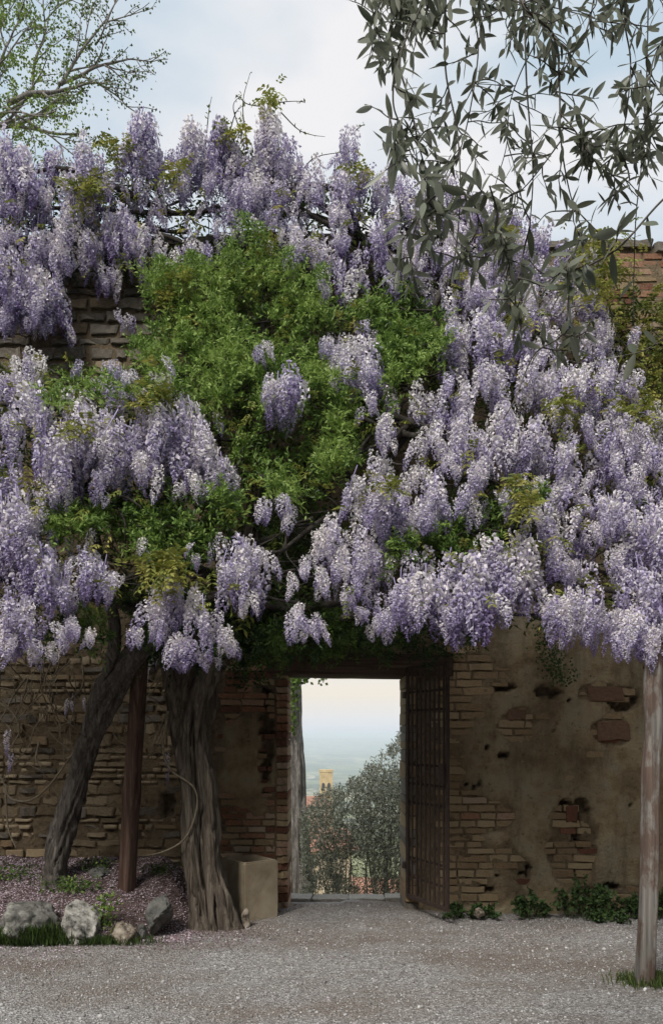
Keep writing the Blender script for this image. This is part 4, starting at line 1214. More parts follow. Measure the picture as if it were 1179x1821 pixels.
# ------------------------------------------------------------------ foliage of the green tree
def fill_poly(poly, cnt, ylo, yhi, tone_mu, clump=55, thr=0.42, seed=0, sz=(0.036, 0.066), bias=0.0):
    xs_ = [p[0] for p in poly]; ys_ = [p[1] for p in poly]
    px_ = RNG.uniform(min(xs_) - 12, max(xs_) + 12, cnt * 4); py_ = RNG.uniform(min(ys_) - 12, max(ys_) + 12, cnt * 4)
    wob = (fbm(px_ / 30, py_ / 30, 0, 300 + seed, 3) - 0.5) * 60
    wob2 = (fbm(px_ / 30, py_ / 30, 5.0, 310 + seed, 3) - 0.5) * 60
    k_ = poly_mask(px_ + wob, py_ + wob2, poly)
    cl = fbm(px_ / clump, py_ / clump, 0, 320 + seed, 3)
    k_ &= (cl > thr) | (RNG.random(len(px_)) < 0.35)
    px_, py_, cl = px_[k_][:cnt], py_[k_][:cnt], cl[k_][:cnt]
    n_ = len(px_)
    d_ = depth(np.maximum(px_, 330), py_)
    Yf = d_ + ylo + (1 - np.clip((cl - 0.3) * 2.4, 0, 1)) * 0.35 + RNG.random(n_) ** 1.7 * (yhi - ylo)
    # each pick is the foot of a small shoot carrying a dozen leaves
    m_ = max(1, n_ // 11)
    B = at_np(px_[:m_], py_[:m_], Yf[:m_])
    D0 = unit(rand_dirs(m_, 0.55) - np.array([0, 0.45, 0]))
    Ls = RNG.uniform(0.07, 0.19, m_)
    k2 = np.repeat(np.arange(m_), 11)
    t2 = np.tile((np.arange(11) + 0.5) / 11, m_)
    P = B[k2] + D0[k2] * (Ls[k2] * t2)[:, None] - np.array([0, 0, 1.0]) * (0.25 * Ls[k2] * t2 ** 2)[:, None]
    D = unit(np.cross(D0[k2], rand_dirs(len(k2)))) + D0[k2] * RNG.uniform(0.4, 1.2, len(k2))[:, None]
    N_ = rand_dirs(len(k2), 1.0) - np.array([0, 0.4, 0])
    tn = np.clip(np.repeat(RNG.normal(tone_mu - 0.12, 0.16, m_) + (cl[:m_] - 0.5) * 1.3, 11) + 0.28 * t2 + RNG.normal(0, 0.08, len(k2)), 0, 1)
    return P, D, N_, RNG.uniform(sz[0], sz[1], len(k2)) * (1.1 - 0.45 * t2), RNG.uniform(0.012, 0.020, len(k2)), tn
mb = MB()
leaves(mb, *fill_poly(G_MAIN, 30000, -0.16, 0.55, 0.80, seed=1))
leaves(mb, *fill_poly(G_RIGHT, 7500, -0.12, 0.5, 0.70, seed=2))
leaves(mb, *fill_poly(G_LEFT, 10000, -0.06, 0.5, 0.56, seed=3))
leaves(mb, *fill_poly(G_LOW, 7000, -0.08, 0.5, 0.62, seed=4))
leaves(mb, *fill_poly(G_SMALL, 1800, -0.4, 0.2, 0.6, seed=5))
leaves(mb, *fill_poly(DARK, 7000, 0.75, 1.6, 0.10, seed=6))  # leaves in the gap toned near black for its deep shade
leaves(mb, *fill_poly([(200,1040),(480,1050),(620,1120),(560,1172),(420,1180),(240,1150)], 9000, 0.5, 1.6, 0.10, seed=7))  # dark-toned leaves added to paint the shade under the canopy
leaves(mb, *fill_poly([(250,1080),(420,1080),(520,1110),(500,1190),(440,1215),(400,1180),(330,1185),(260,1180)], 6000, 0.95, 1.5, 0.15, seed=9))  # more dark leaves, for the shade round the trunk tops
leaves(mb, *fill_poly([(560,1090),(820,1090),(840,1150),(760,1175),(560,1165)], 6000, 0.9, 2.0, 0.15, seed=10))  # same dark leaf tone for the shade above the doorway
leaves(mb, *fill_poly([(20,1090),(200,1080),(210,1150),(120,1170),(20,1150)], 1600, 0.2, 1.2, 0.3, seed=8))
# upright shoots at the top
for (sx_, sy_, ex_, ey_) in ((455,440,432,378),(470,450,462,395),(420,470,410,425),(500,480,515,440),(350,480,340,448),(300,490,285,455),(560,510,575,470),(265,620,240,600)):
    n_ = 260
    t_ = RNG.random(n_) ** 0.8
    P = at_np(sx_ + (ex_ - sx_) * t_ + RNG.normal(0, 14 * (1 - t_) + 4), sy_ + (ey_ - sy_) * t_, depth(np.full(n_, 400.0), np.full(n_, float(sy_))) - 0.2 + RNG.normal(0, 0.05, n_))
    leaves(mb, P, rand_dirs(n_, 0.8), rand_dirs(n_, 0.5), RNG.uniform(0.025, 0.045, n_), RNG.uniform(0.009, 0.014, n_), np.clip(RNG.normal(0.75, 0.15, n_), 0, 1))
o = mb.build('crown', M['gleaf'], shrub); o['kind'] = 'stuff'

# ------------------------------------------------------------------ hanging creeper sprig on the right wall, weeds, grass
spr = thing('ivy_sprig', 'dark green leafy sprig hanging down the rendered wall under the flowers', 'creeper', tuple(at(985, 1130, 7.15)))
mb = MB()
n = 420
t_ = RNG.random(n)
P = at_np(965 + 35 * t_ + RNG.normal(0, 10 + 8 * t_, n), 1110 + 105 * t_ ** 0.8 + RNG.normal(0, 6, n), 7.2 - RNG.random(n) * 0.16)
leaves(mb, P, rand_dirs(n, -0.3), rand_dirs(n) - np.array([0, 1, 0]), RNG.uniform(0.02, 0.04, n), RNG.uniform(0.015, 0.028, n), RNG.uniform(0.1, 0.8, n))
mb.build('leaves', M['weed'], spr)
mb = MB(); tube(mb, smooth_path([at(955, 1085, 7.1), at(975, 1130, 7.18), at(1000, 1205, 7.2)], 12), 0.004, 4); mb.build('stem', M['stem'], spr)

def weed(px_, py_, w, h, label, Yb=7.12):
    b = at(px_, py_, Yb); b.z = float(ground_z(b.x, b.y))
    t = thing('weed', label, 'weed', tuple(b), 'weeds along the foot of the wall')
    wm, hm = w / F * Yb, h / F * Yb
    mb = MB(); st = MB()
    for q in range(int(7 + w * h / 170)):
        u = random.uniform(-1, 1)
        foot = np.array([b.x + u * wm * 0.32, min(b.y + random.uniform(-0.10, 0.08), 7.2), b.z - 0.02])
        tip = foot + np.array([u * wm * 0.22 + random.gauss(0, 0.04), random.uniform(-0.12, 0.04), hm * random.uniform(0.35, 1.1) * (1 - 0.35 * u * u) + 0.02])
        tip[1] = min(tip[1], 7.23)
        pts = smooth_path([foot, (foot + tip) / 2 + [0, 0, 0.25 * hm], tip], 9)
        tube(st, pts, 0.0025, 4)
        P = np.repeat(pts[2:], 3, 0); n_ = len(P)
        leaves(mb, P, rand_dirs(n_, 0.1) - np.array([0, 0.2, 0]), rand_dirs(n_, 1.0), RNG.uniform(0.02, 0.055, n_), RNG.uniform(0.018, 0.042, n_), np.clip(RNG.normal(0.5, 0.28, n_), 0, 1))
    mb.build('leaves', M['weed'], t)
    st.build('stem', M['weed_stem'], t)
M['weed_stem'] = flat_mat('green_stem', (0.07, 0.10, 0.035))
weed(825, 1620, 52, 24, 'low weed clump at the free end of the iron gate')
weed(868, 1618, 44, 24, 'small weed clump beside a loose stone at the wall foot')
weed(945, 1618, 66, 46, 'rounded weed clump at the wall foot between smaller and taller clumps')
weed(1035, 1622, 84, 72, 'tallest weed clump at the wall foot, below the broken patch of render')
weed(1080, 1634, 70, 24, 'sprawling low weed in front of the tallest clump', 6.98)
weed(1117, 1615, 50, 48, 'weed clump at the wall foot just behind the round post')
weed(1185, 1618, 70, 52, 'weed clump at the wall foot beyond the round post')

def grass(name, label, cnt, xf, yf, hr, zf, tone=0.5):
    x = xf(cnt); y = yf(cnt)
    P = np.stack([x, y, zf(x, y) - 0.005], -1)
    D = rand_dirs(cnt, 0) * [0.45, 0.45, 0] + np.array([0, 0, 1.0])
    mb = MB()
    leaves(mb, P, D, rand_dirs(cnt) * [1, 1, 0.1], RNG.uniform(*hr, cnt), RNG.uniform(0.005, 0.009, cnt), np.clip(RNG.normal(tone, 0.22, cnt), 0, 1), 0.1)
    o = mb.build(name, M['grass']); o['kind'] = 'stuff'; tag(o, label, 'grass')
bz = lambda x, y: np.maximum(bed_z(x, y), ground_z(x, y))
pb = at(1147, 1752, 4.98)
grass('grass', 'grass growing round the foot of the round weathered post', 900, lambda n_: pb.x + 0.06 + RNG.normal(0, 0.11, n_), lambda n_: pb.y + 0.02 + RNG.normal(0, 0.06, n_), (0.03, 0.10), ground_z, 0.7)
grass('grass', 'green grass in front of the flat grey rock at the bed edge', 1500, lambda n_: np.clip(RNG.normal(-2.33, 0.16, n_), -2.85, -1.8), lambda n_: RNG.normal(5.93, 0.04, n_), (0.06, 0.19), bz, 0.45)
grass('grass', 'short grass round the pale boulder at the bed edge', 800, lambda n_: RNG.normal(-1.83, 0.20, n_), lambda n_: RNG.normal(5.93, 0.035, n_), (0.03, 0.10), bz, 0.45)
# leafy weeds in the bed
def bed_plant(px_, py_, Yb, r, h, n_, label, tone=0.5):
    b = at(px_, py_, Yb); b.z = float(bz(b.x, b.y))
    P = np.stack([b.x + RNG.normal(0, r, n_), b.y + RNG.normal(0, r * 0.6, n_), b.z + RNG.random(n_) * h], -1)
    mb = MB()
    leaves(mb, P, rand_dirs(n_, 0.6), rand_dirs(n_, 0.8), RNG.uniform(0.025, 0.05, n_), RNG.uniform(0.014, 0.024, n_), np.clip(RNG.normal(tone, 0.25, n_), 0, 1))
    t = thing('bed_plant', label, 'plant', tuple(b), 'small plants in the planting bed')
    mb.build('leaves', M['gleaf'], t)
    mb = MB()
    for q in range(8):
        e_ = P[RNG.integers(0, n_)]
        tube(mb, smooth_path([np.array(b) + (0, 0, -0.02), (np.array(b) + e_) / 2, e_], 5), 0.0025, 4)
    mb.build('stem', M['weed_stem'], t)
bed_plant(188, 1650, 6.12, 0.05, 0.26, 170, 'light green seedling between the pale boulder and the pitted rock', 0.75)
bed_plant(130, 1590, 6.6, 0.12, 0.10, 260, 'low green plant at the foot of the leaning trunk', 0.45)
bed_plant(170, 1530, 7.0, 0.08, 0.10, 120, 'small plant against the wall between trunk and prop', 0.4)
bed_plant(20, 1545, 6.85, 0.16, 0.12, 240, 'low leafy plant under the dry vine stems at the bed end', 0.4)
bed_plant(285, 1520, 6.95, 0.10, 0.08, 120, 'small dark plant at the wall behind the thick trunk', 0.2)

# ------------------------------------------------------------------ rocks
def rock(name, label, px0, px1, py0, py1, Yc, mat, seed, depth_=0.3, cuts=13):
    c = at((px0 + px1) / 2, py1, Yc)
    w = (px1 - px0) / F * Yc; h = (py1 - py0) / F * Yc * 1.12
    bm = bmesh.new(); bmesh.ops.create_icosphere(bm, subdivisions=5, radius=1.0)
    r_ = np.random.default_rng(seed)
    V = np.array([v.co[:] for v in bm.verts])
    for q in range(cuts):                                    # flatten a few facets
        nrm = unit(r_.normal(size=3)); lim = r_.uniform(0.42, 0.72)
        d_ = V @ nrm
        V = V - np.where(d_ > lim, (d_ - lim) * 0.9, 0)[:, None] * nrm
    rr = 1 + 0.5 * (fbm(V[:, 0] * 2.2 + seed, V[:, 1] * 2.2, V[:, 2] * 2.2, seed, 4) - 0.5) + 0.26 * (fbm(V[:, 0] * 5, V[:, 1] * 5, V[:, 2] * 5, seed, 5) - 0.5) - 0.10 * np.exp(-((vnoise(V[:, 0] * 3 + 5, V[:, 1] * 3, V[:, 2] * 3, seed + 9) - 0.5) / 0.05) ** 2)
    V = V * rr[:, None]
    V = (V - V.min(0)) / (V.max(0) - V.min(0)) - [0.5, 0.5, 0.12]
    V = V * [w, depth_, h]
    for v, co in zip(bm.verts, V): v.co = co
    me = bpy.data.meshes.new(name); bm.to_mesh(me); bm.free()
    for p in me.polygons: p.use_smooth = True
    o = link(name, me, mat, None, tuple(c))
    o.rotation_euler = (0, 0, 0)
    return tag(o, label, 'rock')
rock('rock', 'flat grey rock behind the grass at the bed edge', 8, 108, 1603, 1668, 6.05, M['rock_mid'], 3, 0.42)
rock('rock', 'squarish pale grey boulder at the front of the planting bed', 106, 176, 1603, 1680, 6.02, M['rock'], 14, 0.32, 10)
rock('rock', 'small pale pitted rock at the bed corner', 197, 249, 1637, 1683, 6.02, M['rock_pale'], 25, 0.24)
rock('rock', 'dark mossy boulder in the petals near the thick trunk', 254, 307, 1592, 1655, 6.2, M['rock_dark'], 36, 0.28)
rock('rock', 'small dark cobble between pitted rock and mossy boulder', 247, 265, 1640, 1667, 6.1, M['rock_dark'], 47, 0.1)
rock('rock', 'dark flat slab half buried in the bed beside the prop', 155, 207, 1540, 1572, 6.95, M['rock_dark'], 58, 0.28)
rock('rock', 'little brown stone on the gravel at the wall foot', 842, 862, 1613, 1630, 6.95, M['rock_pale'], 69, 0.1)

# ------------------------------------------------------------------ stone trough and the peg-like stone in front of it
tro = thing('stone_trough', 'plain tan stone trough standing corner-on beside the doorway', 'trough', tuple(at(443, 1612, 6.98)))
tro.location.z = -0.03
tro.rotation_euler = (0, 0, math.radians(38))
TS, TD, TH = 0.36, 0.42, 0.52
def trough_mesh():
    bm = bmesh.new()
    def ring(x0, x1, y0, y1, z): return [bm.verts.new(p) for p in ((x0, y0, z), (x1, y0, z), (x1, y1, z), (x0, y1, z))]
    a = ring(-TS/2, TS/2, -TD/2, TD/2, 0); b = ring(-TS/2, TS/2, -TD/2, TD/2, TH)
    c = ring(-TS/2 + .05, TS/2 - .05, -TD/2 + .05, TD/2 - .05, TH); d = ring(-TS/2 + .06, TS/2 - .06, -TD/2 + .06, TD/2 - .06, TH - .25)
    for r0, r1 in ((a, b), (b, c), (c, d)):
        for q in range(4): bm.faces.new((r0[q], r0[(q + 1) % 4], r1[(q + 1) % 4], r1[q]))
    bm.faces.new(d); bm.faces.new(a[::-1])
    bmesh.ops.recalc_face_normals(bm, faces=list(bm.faces))
    bmesh.ops.bevel(bm, geom=list(bm.edges), offset=0.012, segments=2, affect='EDGES')
    bmesh.ops.subdivide_edges(bm, edges=[e_ for e_ in bm.edges if e_.calc_length() > 0.12], cuts=5, use_grid_fill=True)
    for v in bm.verts:
        p = v.co
        v.co.x += 0.010 * (float(fbm(p.x * 9, p.y * 9, p.z * 9, 61, 3)) - 0.5)
        v.co.y += 0.010 * (float(fbm(p.x * 9, p.y * 9, p.z * 9, 66, 3)) - 0.5)
        v.co.z += 0.012 * (float(fbm(p.x * 9, p.y * 9, p.z * 9, 68, 3)) - 0.5)
    me = bpy.data.meshes.new('basin'); bm.to_mesh(me); bm.free()
    return me
link('basin', trough_mesh(), M['trough'], tro)
me = bpy.data.meshes.new('soil_fill')
me.from_pydata([(-.125, -.145, TH - .12), (.125, -.145, TH - .12), (.125, .145, TH - .12), (-.125, .145, TH - .12)], [], [(0, 1, 2, 3)])
link('soil_fill', me, M['soil'], tro)

mb = MB()
b = at(437, 1618, 6.52); b.z = float(ground_z(b.x, b.y))
tube(mb, [np.array(b) + (0.006 * math.sin(q), 0, -0.01 + q * 0.018) for q in range(10)], [0.034, 0.040, 0.041, 0.038, 0.035, 0.033, 0.033, 0.032, 0.026, 0.010], 18, lambda i_, a: 1 + 0.12 * (vnoise(np.cos(a) * 2, np.sin(a) * 2, i_ * 0.4, 8) - 0.5))
o = mb.build('stone_peg', M['rock_pale'], smooth=True, origin=tuple(b)); tag(o, 'short pale rounded stone peg in front of the trough', 'stone')

# ------------------------------------------------------------------ seen through the doorway
def outside_tree():
    t = thing('ivy_clad_tree', 'tall straight fissured grey trunk just outside the doorway', 'tree', (-0.65, 15.0, -3.1))
    pts = [at(531, 1750, 15.0), at(532, 1590, 15.0), at(529, 1500, 15.0), at(524, 1400, 15.0), at(521, 1300, 15.0), at(520, 1200, 15.0), at(518, 1000, 15.0), at(516, 750, 15.0), at(515, 560, 15.0)]
    trunk('trunk', M['pine'], pts, [0.32, 0.27, 0.235, 0.21, 0.172, 0.15, 0.138, 0.115, 0.08], 140, 56, 3.6, 0.30, t, 0.2, 0.12, 12)
    mb = MB()
    c = at(515, 560, 15.0)
    P = np.array([c]) + RNG.normal(size=(900, 3)) * [0.7, 0.5, 0.38] - [0, 0, 0.3]
    P = P[P[:, 2] < 9.6]
    leaves(mb, P, rand_dirs(len(P)), rand_dirs(len(P), 1), RNG.uniform(0.05, 0.09, len(P)), RNG.uniform(0.03, 0.05, len(P)), RNG.random(len(P)))
    o = mb.build('crown', M['ivy'], t); o['kind'] = 'stuff'
    for q in range(4):
        a = q * 1.6
        mb = MB(); e_ = np.array(c) + [0.6 * math.cos(a), 0.4 * math.sin(a), 0.15]
        tube(mb, smooth_path([np.array(c) - [0, 0, 0.7], np.array(c) * 0.5 + e_ * 0.5 - [0, 0, 0.2], e_], 8), np.linspace(0.04, 0.01, 8), 6)
        mb.build('limb', M['pine'], t)
    iv = thing('ivy', 'green ivy climbing the trunk outside and hanging under the lintel', 'ivy', (-0.42, 14.7, 2.5))
    mb = MB()
    n_ = 330
    px_ = np.concatenate([RNG.normal(522, 6, 110), RNG.normal(519, 5, 90), RNG.uniform(520, 580, 130)])
    py_ = np.concatenate([RNG.uniform(1195, 1245, 110), RNG.uniform(1250, 1305, 90), 1207 + RNG.normal(0, 4.5, 130)])
    px_ = np.where((px_ > 545) & (RNG.random(n_) < 0.4), RNG.uniform(520, 545, n_), px_)
    P = at_np(px_, py_, np.where(np.arange(n_) < 200, 14.7, 14.5) + RNG.normal(0, 0.03, n_))
    leaves(mb, P, rand_dirs(n_, -0.5), rand_dirs(n_) - np.array([0, 1, 0]), RNG.uniform(0.05, 0.09, n_), RNG.uniform(0.045, 0.075, n_), RNG.random(n_))
    mb.build('leaves', M['ivy'], iv)
    mb = MB()
    tube(mb, smooth_path([at(520, 1600, 14.72), at(517, 1400, 14.72), at(518, 1260, 14.75), at(525, 1200, 14.7), at(580, 1193, 14.5)], 30), 0.008, 5)
    mb.build('stem', M['stem'], iv)
outside_tree()

def olive_shrub():
    t = thing('olive_shrub', 'grey-green olive shrub with many fine stems outside the doorway', 'shrub', (0.95, 14.2, -2.8))
    n_ = 80000
    px_ = RNG.uniform(535, 860, n_); py_ = RNG.uniform(1300, 1640, n_)
    topy = np.interp(px_, [540, 560, 590, 610, 640, 660, 690, 712, 760, 860], [1440, 1415, 1392, 1395, 1372, 1345, 1330, 1300, 1310, 1420]) + 22 * (fbm(px_ / 9, 1.0, 0, 400, 3) - 0.5)
    dens = fbm(px_ / 26, py_ / 26, 0, 405, 4)
    k_ = (py_ > topy) & (RNG.random(n_) < np.interp(py_, [1300, 1400, 1500, 1580, 1640], [0.9, 1, 0.95, 0.75, 0.5])) & ((dens > 0.36) | (RNG.random(n_) < 0.25)) & (RNG.random(n_) < np.clip((py_ - topy) / 14, 0.15, 1))
    px_, py_ = px_[k_], py_[k_]; n_ = len(px_)
    P = at_np(px_, py_, 14.2 + RNG.normal(0, 0.55, n_))
    mb = MB()
    leaves(mb, P, rand_dirs(n_, 0.5), rand_dirs(n_, 0.5), RNG.uniform(0.05, 0.09, n_), RNG.uniform(0.015, 0.025, n_), np.clip(RNG.beta(1.6, 2.2, n_) + 0.3 * (RNG.random(n_) > 0.9), 0, 1))
    o = mb.build('crown', M['obush'], t); o['kind'] = 'stuff'
    mb = MB()
    r_ = random.Random(3)
    for q in range(38):
        bx = r_.uniform(585, 760)
        ex = bx + r_.uniform(-85, 70); ey = np.interp(ex, [540, 590, 640, 690, 760], [1440, 1400, 1380, 1340, 1330]) + r_.uniform(0, 60)
        b_ = at(650 + (bx - 650) * 0.6, 1738, 14.2 + r_.uniform(-.3, .3)); e_ = at(ex, ey, 14.2 + r_.uniform(-.4, .4))
        tube(mb, smooth_path([b_, b_.lerp(e_, 0.5) + Vector((r_.uniform(-.08, .08), 0, 0.06)), e_], 12), np.linspace(0.017, 0.004, 12), 5)
    o = mb.build('stems', M['pine'], t); o['kind'] = 'stuff'
olive_shrub()

def gable(name, label, cx_, cy_, w, d, zb, zt, wallm, rise, rot=0.0, wins=()):
    t = thing(name, label, 'house', (cx_, cy_, zb), 'houses below the wall')
    t.rotation_euler = (0, 0, rot)
    H = zt - zb
    part_box('wall', -w / 2, w / 2, -d / 2, d / 2, -4, H, wallm, t, 0)
    me = bpy.data.meshes.new('roof'); o_ = 0.5
    me.from_pydata([(-w/2-o_, -d/2-o_, H), (w/2+o_, -d/2-o_, H), (w/2+o_, d/2+o_, H), (-w/2-o_, d/2+o_, H), (-w/2-o_, 0, H+rise), (w/2+o_, 0, H+rise)], [], [(0,1,5,4), (2,3,4,5), (0,4,3), (1,2,5), (3,2,1,0)])
    me.validate(); link('roof', me, M['tile'], t, (0, 0, 0.02))
    for (wx, wz, ww, wh) in wins:
        part_box('window', wx - ww / 2, wx + ww / 2, -d / 2 - 0.06, -d / 2 - 0.01, wz, wz + wh, M['dark_glass'], t, 0)
    return t
def tower():
    Yt = 280.0
    c = at(580, 1369, Yt)
    zb = float(land_z(c.x, Yt + 3)) - 1
    t = thing('bell_tower', 'ochre stone bell tower in the town below, seen through the doorway', 'tower', (c.x, Yt + 2.4, zb))
    H = c.z - zb
    part_box('wall', -2.4, 2.4, -2.4, 2.4, -2, H - 0.9, M['ochre'], t, 0)
    part_box('parapet', -2.6, 2.6, -2.6, 2.6, H - 0.88, H, M['ochre'], t, 0)
    for sx_ in (-1.0, 1.0):
        bm = bmesh.new()
        pr = [(-0.55, 0), (0.55, 0), (0.55, 2.2), (0.38, 2.7), (0, 2.95), (-0.38, 2.7), (-0.55, 2.2)]
        f0 = [bm.verts.new((sx_ + a, -2.50, H - 7.6 + z)) for a, z in pr]; f1 = [bm.verts.new((sx_ + a, -2.41, H - 7.6 + z)) for a, z in pr]
        bm.faces.new(f0); bm.faces.new(f1[::-1])
        for q in range(7): bm.faces.new((f0[q], f1[q], f1[(q + 1) % 7], f0[(q + 1) % 7]))
        bmesh.ops.recalc_face_normals(bm, faces=list(bm.faces))
        me = bpy.data.meshes.new('belfry_opening'); bm.to_mesh(me); bm.free()
        link('belfry_opening', me, M['dark_glass'], t)
tower()
def house_at(label, px_, py_, Yh, w, d, wallm, rise, rot, h, wins):
    c = at(px_, py_, Yh)
    gable('town_house', label, c.x, Yh, w, d, c.z - h, c.z - rise, wallm, rise, rot, wins)
house_at('town house with red roof beside the trunk, below the tower', 546, 1416, 150, 7, 6, M['pinkwall'], 1.7, 0.5, 9, ((-1.6, 3.5, 0.8, 1.3), (1.6, 3.5, 0.8, 1.3)))
house_at('cream town house half hidden by the lower olive leaves', 562, 1475, 60, 4.0, 6, M['creamwall'], 1.2, 0.25, 9, ((-1.0, 5.0, 0.7, 1.0), (0.9, 5.0, 0.7, 1.0), (-1.0, 2.8, 0.7, 1.0)))
house_at('pink town house behind the middle of the olive shrub', 640, 1560, 75, 9, 7, M['pinkwall'], 1.6, -0.3, 10, ((-2, 4.5, 0.8, 1.2), (2, 4.5, 0.8, 1.2)))
house_at('long cream town house low behind the olive shrub', 700, 1600, 48, 7, 6, M['creamwall'], 1.2, 0.1, 9, ((-2, 4, 0.8, 1.2), (0, 4, 0.8, 1.2), (2, 4, 0.8, 1.2)))
# sunlit brick garden wall down the slope, glimpsed between trunk and jamb
gw = thing('brick_terrace_wall', 'pinkish brick terrace wall on the slope behind the outside trunk', 'wall', (-0.6, 21.0, -6.0))
part_box('wall', -3.5, 4.5, -0.2, 0.2, -1.0, 2.6, M['pinkwall'], gw, 0.02)
part_box('coping', -3.55, 4.55, -0.26, 0.26, 2.605, 2.72, M['creamwall'], gw, 0.02)

# ------------------------------------------------------------------ tree behind the wall, upper left
def back_tree():
    YT = 12.0
    root = at(-330, 1250, YT); root.z = float(land_z(root.x, YT)) - 0.1
    t = thing('spring_tree', 'bare-limbed tree with small fresh green leaves behind the wall', 'tree', tuple(root))
    trunk('trunk', M['pine'], [root, at(-325, 900, YT), at(-300, 600, YT), at(-250, 380, YT), at(-180, 250, YT)], [0.26, 0.22, 0.19, 0.14, 0.09], 50, 20, 2.4, 0.25, t, 0.3, 0.1, 20)
    tw = MB(); lf = MB()
    r_ = random.Random(12)
    tips = []
    def grow(p, a, L, r, lev, bias):
        """p pixel position and depth offset; grows in the picture plane with depth wander"""
        pts = [p]
        n_ = 5
        for q in range(n_):
            a += r_.gauss(0, 0.16) + bias * 0.05
            x_, y_, d_ = pts[-1]
            pts.append((x_ + L / n_ * math.cos(a), y_ - L / n_ * math.sin(a), d_ + r_.uniform(-0.12, 0.12)))
        W = smooth_path([at(x_, y_, YT + d_) for x_, y_, d_ in pts], 12)
        tube(tw, W, np.linspace(r, max(0.005, r * 0.5), 12), 5 if r < 0.02 else 8)
        if lev == 0:
            tips.extend(pts[2:])
            return
        for q in range(r_.randint(4, 5)):
            i_ = r_.randint(1, n_)
            grow(pts[i_], a + r_.choice((-1, 1)) * r_.uniform(0.3, 0.9), L * r_.uniform(0.42, 0.62), max(0.006, r * 0.45), lev - 1, bias)
        grow(pts[-1], a, L * 0.55, max(0.006, r * 0.5), lev - 1, bias)
    for (p, a, L, r, lev) in (((-180, 250, 0), 0.25, 205, 0.06, 1), ((15, 183, 0), 0.20, 110, 0.045, 2), ((105, 150, 0), 0.10, 110, 0.03, 2), ((110, 150, 0), 0.95, 130, 0.028, 2), ((60, 165, 0.2), 1.35, 130, 0.026, 2),
                              ((-60, 215, 0), 1.2, 150, 0.035, 2), ((0, 190, 0.3), 1.75, 130, 0.028, 2), ((10, 190, -0.2), -0.5, 120, 0.022, 2), ((-20, 200, -0.3), -0.3, 100, 0.02, 1), ((170, 145, 0), -0.45, 90, 0.016, 1),
                              ((-200, 280, 0), 1.6, 200, 0.06, 2), ((-220, 300, 0.2), 2.3, 220, 0.06, 2), ((170, 80, 0), 0.8, 80, 0.016, 1)):
        grow(p, a, L, r, lev, 0)
    T = np.array(tips)
    reps = 7
    T = np.repeat(T, reps, 0) + RNG.normal(size=(len(T) * reps, 3)) * [5, 5, 0.08]
    k_ = RNG.random(len(T)) < np.clip(1.05 - (T[:, 0] - 60) / 260, 0.30, 1)
    T = T[k_]
    n_ = len(T)
    leaves(lf, at_np(T[:, 0], T[:, 1], YT + T[:, 2]), rand_dirs(n_, -0.1), rand_dirs(n_, 1), RNG.uniform(0.03, 0.06, n_), RNG.uniform(0.025, 0.045, n_), np.clip(np.interp(T[:, 0], [0, 90, 180], [0.6, 0.6, 0.12]) + RNG.normal(0, 0.2, n_), 0, 1))
    # fuller leaves near the limb
    n_ = 4200
    px_ = np.concatenate([RNG.normal(75, 45, n_ // 2), RNG.normal(20, 45, n_ // 2)]); py_ = np.concatenate([RNG.normal(175, 35, n_ // 2), RNG.normal(90, 50, n_ // 2)])
    k_ = fbm(px_ / 22, py_ / 22, 0, 500, 3) > 0.52
    px_, py_ = px_[k_], py_[k_]; n_ = len(px_)
    leaves(lf, at_np(px_, py_, YT + RNG.normal(0, 0.3, n_)), rand_dirs(n_, -0.1), rand_dirs(n_, 1), RNG.uniform(0.03, 0.06, n_), RNG.uniform(0.025, 0.045, n_), np.clip(RNG.normal(0.62, 0.25, n_), 0, 1))
    tw.build('branches', M['pine'], t)['kind'] = 'stuff'
    lf.build('crown', M['tleaf'], t)['kind'] = 'stuff'
back_tree()

# ------------------------------------------------------------------ olive branches hanging near the camera
def olive_leaf_mesh(seed):
    r_ = np.random.default_rng(seed)
    n_ = 7
    t_ = np.linspace(0, 1, n_)
    w = np.interp(t_, [0, 0.12, 0.35, 0.6, 0.85, 1], [0.02, 0.078, 0.132, 0.128, 0.064, 0.006]) * r_.uniform(0.8, 1.2)
    curve = r_.uniform(-0.16, 0.05) * t_ ** 2
    tw_ = r_.uniform(-0.5, 0.5) * t_
    V = []
    for q in range(n_):
        c_, s_ = math.cos(tw_[q]), math.sin(tw_[q])
        for u in (-1, 0, 1):
            y = u * w[q]; z = abs(u) * w[q] * 0.22
            V.append((t_[q], y * c_ - z * s_, curve[q] + y * s_ + z * c_))
    Fq = []
    for q in range(n_ - 1):
        for u in (0, 1):
            i_ = q * 3 + u
            Fq.append((i_, i_ + 3, i_ + 4, i_ + 1))
    return new_mesh('leaf', V, [np.array(Fq)], {'tone': np.full(len(V), 0.60)}, True)
